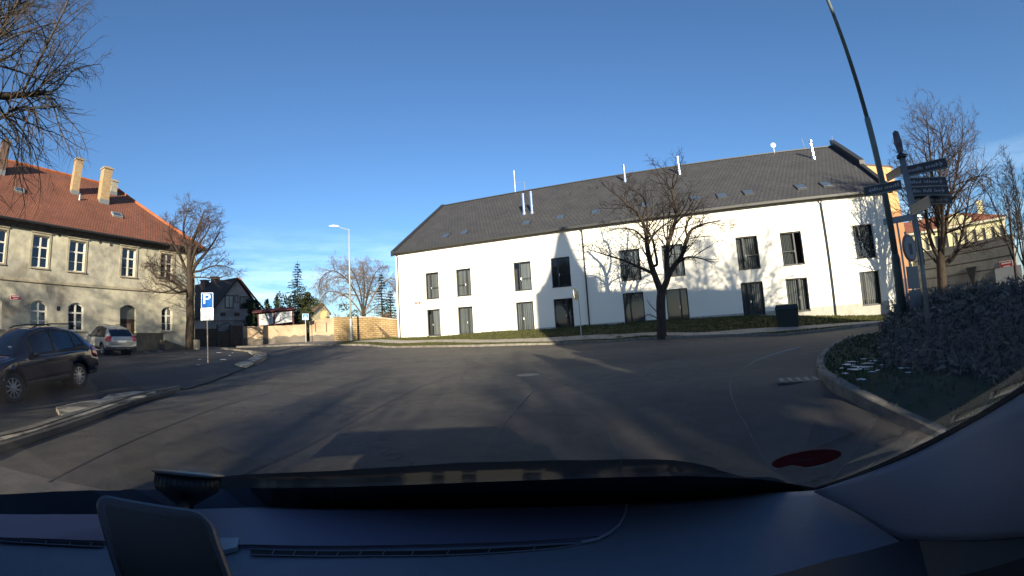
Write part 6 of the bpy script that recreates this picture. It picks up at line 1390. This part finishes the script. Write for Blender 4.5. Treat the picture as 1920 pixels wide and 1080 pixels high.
# red oval sticker with a torn lower edge
cx, cy, ca, sa = 1512, 859, math.cos(R(-9)), math.sin(R(-9)); pts = []
for k in range(48):
    t = 2*math.pi*k/48; x, y = 66*math.cos(t), 15.5*math.sin(t); X, Y = cx+x*ca-y*sa, cy+x*sa+y*ca
    lim = 877-.02*(X-1445)+(2.0*math.sin(X*.35) if X < 1512 else 0)-(5 if 1470 < X < 1500 else 0)
    pts.append((X, min(Y, lim)))
stk_m = mat('sticker_red', (.22, .02, .02), .6, .3); _n, _l, _b = N(stk_m); _t = _n.new('ShaderNodeBsdfTranslucent'); _t.inputs[0].default_value = (.05, .005, .005, 1); _m = _n.new('ShaderNodeMixShader'); _m.inputs[0].default_value = .5
_l.new(_b.outputs[0], _m.inputs[1]); _l.new(_t.outputs[0], _m.inputs[2]); _l.new(_m.outputs[0], _n['Material Output'].inputs[0])
mb = MB(); V_ = [gh(x, y, .0015) for x, y in pts]; c0 = gh(cx, cy-2, .0015); mb.add([c0]+V_, [(0, 1+k, 1+(k+1) % 48) for k in range(48)]); stk = PO(mb, 'sticker', stk_m, ws)
mb = MB(); mb.tube(smooth([gh(x, y, .002) for x, y in ((1446,879),(1462,874),(1480,870),(1500,872),(1512,875),(1530,873),(1545,871))], 2), .0004, 4); PO(mb, 'torn_edge', mat('torn_paper', (.35, .33, .30), .8), stk)
for k in range(6): mb = MB(); x = 1492+k*5.5; V_ = [gh(x, 859.5-k*.7, .002), gh(x+3.6, 859-k*.7, .002), gh(x+3.6, 863-k*.7, .002), gh(x, 863.5-k*.7, .002)]; mb.quad(*V_); PO(mb, 'faded_letter', mat('faded_grey', (.12, .07, .07), .7), stk)
# film of road dirt outside the wiper sweep; also carries painted haze at the right foot of the glass
dm = bpy.data.materials.new('dirt_film'); dm.use_nodes = True; n = dm.node_tree.nodes; l = dm.node_tree.links; n.clear()
o_ = n.new('ShaderNodeOutputMaterial'); tr = n.new('ShaderNodeBsdfTransparent'); df = n.new('ShaderNodeBsdfDiffuse'); mxs = n.new('ShaderNodeMixShader'); tcn = n.new('ShaderNodeTexCoord'); mpn = n.new('ShaderNodeMapping'); nn_ = n.new('ShaderNodeTexNoise')
mpn.inputs['Scale'].default_value = (60, 8, 60); mpn.inputs['Rotation'].default_value = (0, 0, R(35)); nn_.inputs['Scale'].default_value = 3; nn_.inputs['Detail'].default_value = 8; mrn = n.new('ShaderNodeMapRange'); mrn.inputs['From Min'].default_value = .3; mrn.inputs['From Max'].default_value = .75; mrn.inputs['To Min'].default_value = .13; mrn.inputs['To Max'].default_value = .30
df.inputs[0].default_value = (.42, .44, .46, 1); l.new(tcn.outputs['Object'], mpn.inputs[0]); l.new(mpn.outputs[0], nn_.inputs['Vector']); l.new(nn_.outputs['Fac'], mrn.inputs['Value']); l.new(mrn.outputs[0], mxs.inputs[0]); l.new(tr.outputs[0], mxs.inputs[1]); l.new(df.outputs[0], mxs.inputs[2]); l.new(mxs.outputs[0], o_.inputs[0])
edge = [(1692,600),(1700,640),(1690,690),(1665,745),(1635,795),(1600,845),(1570,885),(1535,922)]; E1 = smooth([Vector((x, y, 0)) for x, y in edge], 3); mb = MB()
for i, p in enumerate(E1):
    for j in range(7): mb.v.append(tuple(gh(p.x+(1990-p.x)*j/6, p.y+(max(520, p.y-190)-p.y)*j/6, .0025)))
for i in range(len(E1)-1):
    for j in range(6): mb.f.append([i*7+j, i*7+j+1, (i+1)*7+j+1, (i+1)*7+j])
PO(mb, 'dirt_film', dm, ws)
# dashboard
DZ = 1.150
def dp(px, py, dz=0): r_ = ray(px, py); t = (DZ+dz-EYE)/r_[2]; return Vector((r_[0]*t, r_[1]*t, DZ+dz))
dash_m = mat('dash_plastic', (.125, .138, .170), .62, .35, var=.05, vscale=40, bump=.25, bscale=900)
dash2_m = mat('dash_plastic_dark', (.03, .031, .045), .62, .35, bump=.25, vscale=40, bscale=900)
F1 = smooth([dp(x, y) for x, y in ((-160,955),(0,953),(172,953),(420,953),(560,953),(914,951),(1176,940),(1400,927),(1528,919.5))], 4)
mb = MB(); rows_ = [(0, .0, -.012), (0, 0, 0), (.03, 0, .001), (.15, 0, .001), (.3, 0, -.008), (.42, 0, -.05), (.5, 0, -.12), (.52, 0, -.3)]
for p in F1:
    for dy, _, dz in rows_: mb.v.append((p.x*(1-.1*dy), p.y-dy, p.z+dz))
k = len(rows_)
for i in range(len(F1)-1):
    for j in range(k-1): mb.f.append([i*k+j, i*k+j+1, (i+1)*k+j+1, (i+1)*k+j][::-1])
dash = PO(mb, 'dashboard', dash_m, smooth=True)
# raised tray panel with rounded right end
up_ = [(-160,957),(0,956),(300,956),(560,955.5),(914,953),(1176,945)]; lo_ = [(-160,1004),(0,1008),(180,1014),(420,1022),(560,1024),(780,1022),(1000,1015),(1125,1006),(1160,985),(1174,962)]
mb = MB(); A1 = smooth([dp(x, y, .006) for x, y in up_], 4); A2 = smooth([dp(x, y, .006) for x, y in lo_], 4); poly = A1+A2[::-1]; n_ = len(poly)
mb.add(poly+[p-Vector((0, 0, .012)) for p in poly], [tuple(range(n_))[::-1]]+[(i, (i+1) % n_, n_+(i+1) % n_, n_+i) for i in range(n_)]); PO(mb, 'tray_panel', mat('tray', (.10, .10, .155), .6, .35, bump=.25, vscale=40, bscale=900), dash)
mb = MB(); mb.tube([dp(x, y, .006) for x, y in ((1176,946),(1172,965),(1160,985),(1142,1000),(1120,1011),(1090,1017))], .0022, 5); PO(mb, 'trim_edge', mat('trim_pale', (.24, .25, .28), .5), dash)
mb = MB(); mb.tube(smooth([dp(x, y, .006) for x, y in lo_[:-2]], 3), .0012, 5); PO(mb, 'panel_seam', black_m, dash)
# demister slots: a dark channel with fins
def slot(xs, top, bot, fins, name):
    mb = MB(); a = [dp(x, t, .0015) for x, t in zip(xs, top)]; b = [dp(x, t, .0015) for x, t in zip(xs, bot)]
    for i in range(len(xs)-1): mb.quad(a[i], b[i], b[i+1], a[i+1])
    o = PO(mb, name, mat('slot_black', (.003, .003, .004), .9), dash)
    for x in fins:
        t0 = np.interp(x, xs, top); b0 = np.interp(x, xs, bot); mb = MB(); mb.tube([dp(x+5, t0, .003), dp(x-1, b0, .003)], .0011, 5); PO(mb, 'fin', dash_m, o)
    for e_ in (top, bot): mb = MB(); mb.tube([dp(x, y, .002) for x, y in zip(xs, e_)], .0012, 5); PO(mb, 'slot_rim', dash_m, o)
slot([470,560,700,840,940,1040,1092], [1029,1032,1032.5,1030.5,1026.5,1021,1018], [1040,1042,1042,1040.5,1036,1028,1020], [510,550,592,632,674,717,772,838,915,1000], 'demister_slot')
slot([-40,0,60,120,192], [1005,1007,1009.5,1012,1015], [1013,1014,1018,1021.5,1025], [40,85,130,170], 'demister_slot')
mb = MB(); V_ = [dp(x, y, .001) for x, y in ((412,1016),(450,1016),(446,1034),(418,1040))]; V2 = [v+Vector((0,0,.008)) for v in V_]; mb.add(V_+V2, [(4,5,6,7)]+[(i, (i+1) % 4, 4+(i+1) % 4, 4+i) for i in range(4)]); PO(mb, 'sensor_block', mat('sensor_grey', (.17, .19, .23), .5), dash)
# darker lower step of the dashboard on the passenger side
mb = MB(); V_ = [dp(x, y, .012) for x, y in ((1440,1082),(1560,1048),(1690,1014),(1716,1011),(1760,1034),(1900,1120),(1900,1400),(1440,1400))]; n_ = len(V_); mb.add(V_+[v-Vector((0,0,.03)) for v in V_], [tuple(range(n_))[::-1]]+[(i, (i+1) % n_, n_+(i+1) % n_, n_+i) for i in range(n_)]); PO(mb, 'lower_step', mat('step_dark', (.012, .012, .017), .6), dash)
# pillar trim and black rubber seal, door top below it
pe1 = [(1528,919,.845),(1600,898,.80),(1700,858,.74),(1800,808,.685),(1920,737,.58),(1990,690,.55)]; pe2 = [(1534,921,.85),(1610,960,.78),(1690,1008,.71),(1760,1015,.66),(1930,1010,.56),(2000,1000,.53)]
a = smooth([at(*q) for q in pe1], 4); b = smooth([at(*q) for q in pe2], 4); mb = MB(); kk = 9
for p, q in zip(a, b):
    for j in range(kk):
        t = j/(kk-1); r_ = p.lerp(q, t); out = Vector((r_.x, r_.y, 0)).normalized(); r_ = r_+out*(-.018*math.sin(math.pi*t)*min(1, (p-q).length*6)); mb.v.append(tuple(r_))
for i in range(len(a)-1):
    for j in range(kk-1): mb.f.append([i*kk+j, i*kk+j+1, (i+1)*kk+j+1, (i+1)*kk+j])
o = PO(mb, 'pillar_trim', mat('pillar_plastic', (.185, .205, .25), .7, .3, bump=.3, vscale=40, bscale=900), smooth=True); md = o.modifiers.new('s', 'SOLIDIFY'); md.thickness = .01; md.offset = 0
mb = MB(); mb.tube([p+Vector((0, 0, .0035)) for p in a], [.003+.0035*min(1, i/8) for i in range(len(a))], 6); PO(mb, 'rubber_seal', mat('rubber', (.006, .006, .006), .8))
mb = MB(); V_ = [at(1700,1012,.70), at(2050,985,.50), at(2050,1500,.50), at(1650,1500,.62), at(1640,1100,.62)]; mb.add(V_, [(0,1,2,3,4)]); o = PO(mb, 'door_card', mat('door_black', (.008, .008, .010), .7)); md = o.modifiers.new('s', 'SOLIDIFY'); md.thickness = .02; md.offset = 1
# headlining and floor so that the cabin is closed and dark
mb = MB(); mb.box((CX, -1.5, 1.62), (1.1, 2.7, .03)); PO(mb, 'headlining', mat('headlining', (.30, .30, .30), .95))
mb = MB(); mb.box((CX, -.6, .36), (1.4, 4.2, .04)); PO(mb, 'cabin_floor', mat('carpet', (.03, .03, .032), .95))
for sx_ in (-.40, .36):
    mb = MB(); mb.box((CX+sx_, -.62, .68), (.5, .52, .16)); mb.box((CX+sx_, -.95, 1.0), (.48, .14, .66), M=Matrix.Rotation(R(12), 3, 'X')); mb.box((CX+sx_, -1.06, 1.44), (.26, .1, .18)); o = PO(mb, 'seat', mat('seat_fabric', (.05, .05, .052), .9))
# ---------------------------------------------------------------- satellite navigator on its suction mount
gcr = [at(172,921,.60), at(392,957,.555), at(452,1125,.50), at(232,1125,.535)]
e0 = sum(gcr, Vector())/4; nav = empty('satnav', e0, 0, 'black satellite navigator with dark screen on a suction mount at lower left of the windscreen', 'satnav'); NP = mk(nav)
X = (gcr[1]-gcr[0]); Y = (gcr[3]-gcr[0]); X = X.normalized()*(X.length); Yn = (Y-X.normalized()*Y.dot(X.normalized())); Z = X.cross(Y).normalized(); Z = Z if Z.dot(e0-Vector((0,0,EYE))) > 0 else -Z
def rr(inset, rad, z):
    u0, u1, v0, v1 = inset, X.length-inset, inset, Y.length-inset; out = []; Yd = Y.normalized(); Xd = X.normalized()
    for cx_, cy_, a0 in ((u1-rad, v0+rad, -90), (u1-rad, v1-rad, 0), (u0+rad, v1-rad, 90), (u0+rad, v0+rad, 180)):
        for k in range(7): a = R(a0+15*k); out.append(gcr[0]+Xd*(cx_+rad*math.cos(a))+Yd*(cy_+rad*math.sin(a))+Z*z)
    return out
L_rings = [rr(.0035, .02, -.001), rr(0, .022, .003), rr(0, .022, .018), rr(.004, .022, .024)]; mb = MB()
for ring in L_rings: mb.v += [tuple(v) for v in ring]
nn2 = 28
for j in range(3):
    for i in range(nn2): mb.f.append([j*nn2+i, j*nn2+(i+1) % nn2, (j+1)*nn2+(i+1) % nn2, (j+1)*nn2+i])
mb.f += [list(range(nn2)), list(range(3*nn2, 4*nn2))[::-1]]; NP(mb, 'housing', mat('nav_black', (.030, .030, .042), .35, .5), smooth=False)
mb = MB(); ring = rr(.013, .008, -.0018); mb.v = [tuple(v) for v in ring]; mb.f = [list(range(nn2))]; NP(mb, 'screen', mat('nav_screen', (.016, .014, .014), .3, .4))
mb = MB(); ring = rr(.009, .012, -.0014); mb.v = [tuple(v) for v in ring]; mb.f = [list(range(nn2))]; NP(mb, 'bezel', mat('nav_bezel', (.005, .005, .006), .25, .5))
cup = gh(354, 884, .004); cup_D = math.hypot(cup.x, cup.y); tip_ = at(347, 950, cup_D-.012); ax = (tip_-cup).normalized(); Lc = (tip_-cup).length
M_ = Matrix.Translation(cup) @ ax.to_track_quat('Z', 'Y').to_matrix().to_4x4(); sc_ = Lc
w_c = (at(413, 885, cup_D)-at(290, 885, cup_D)).length/2
mb = MB(); mb.lathe([(w_c*.3, -.003), (w_c*1.13, -.001), (w_c*1.12, .002), (w_c*1.0, .004)], 36, M_); NP(mb, 'suction_cup', mat('cup_rubber', (.012, .014, .016), .4), smooth=True)
mb = MB(); mb.lathe([(w_c, .003), (w_c, Lc*.46), (w_c*.93, Lc*.54), (w_c*.45, Lc*.84), (w_c*.28, Lc*.95), (w_c*.28, Lc*1.05)], 36, M_); NP(mb, 'mount_body', black_m, smooth=True)
mb = MB()
for k in range(36): a = 2*math.pi*k/36; q = [M_ @ Vector((w_c*1.01*math.cos(a), w_c*1.01*math.sin(a), z)) for z in (.004, Lc*.36)]; mb.tube(q, .0007, 4)
NP(mb, 'grip_ribs', black_m)
mb = MB(); mb.tube([tip_-ax*.01, tip_.lerp(e0, .5), e0+Z*.02-Y*.2], .011, 8); NP(mb, 'arm', black_m)
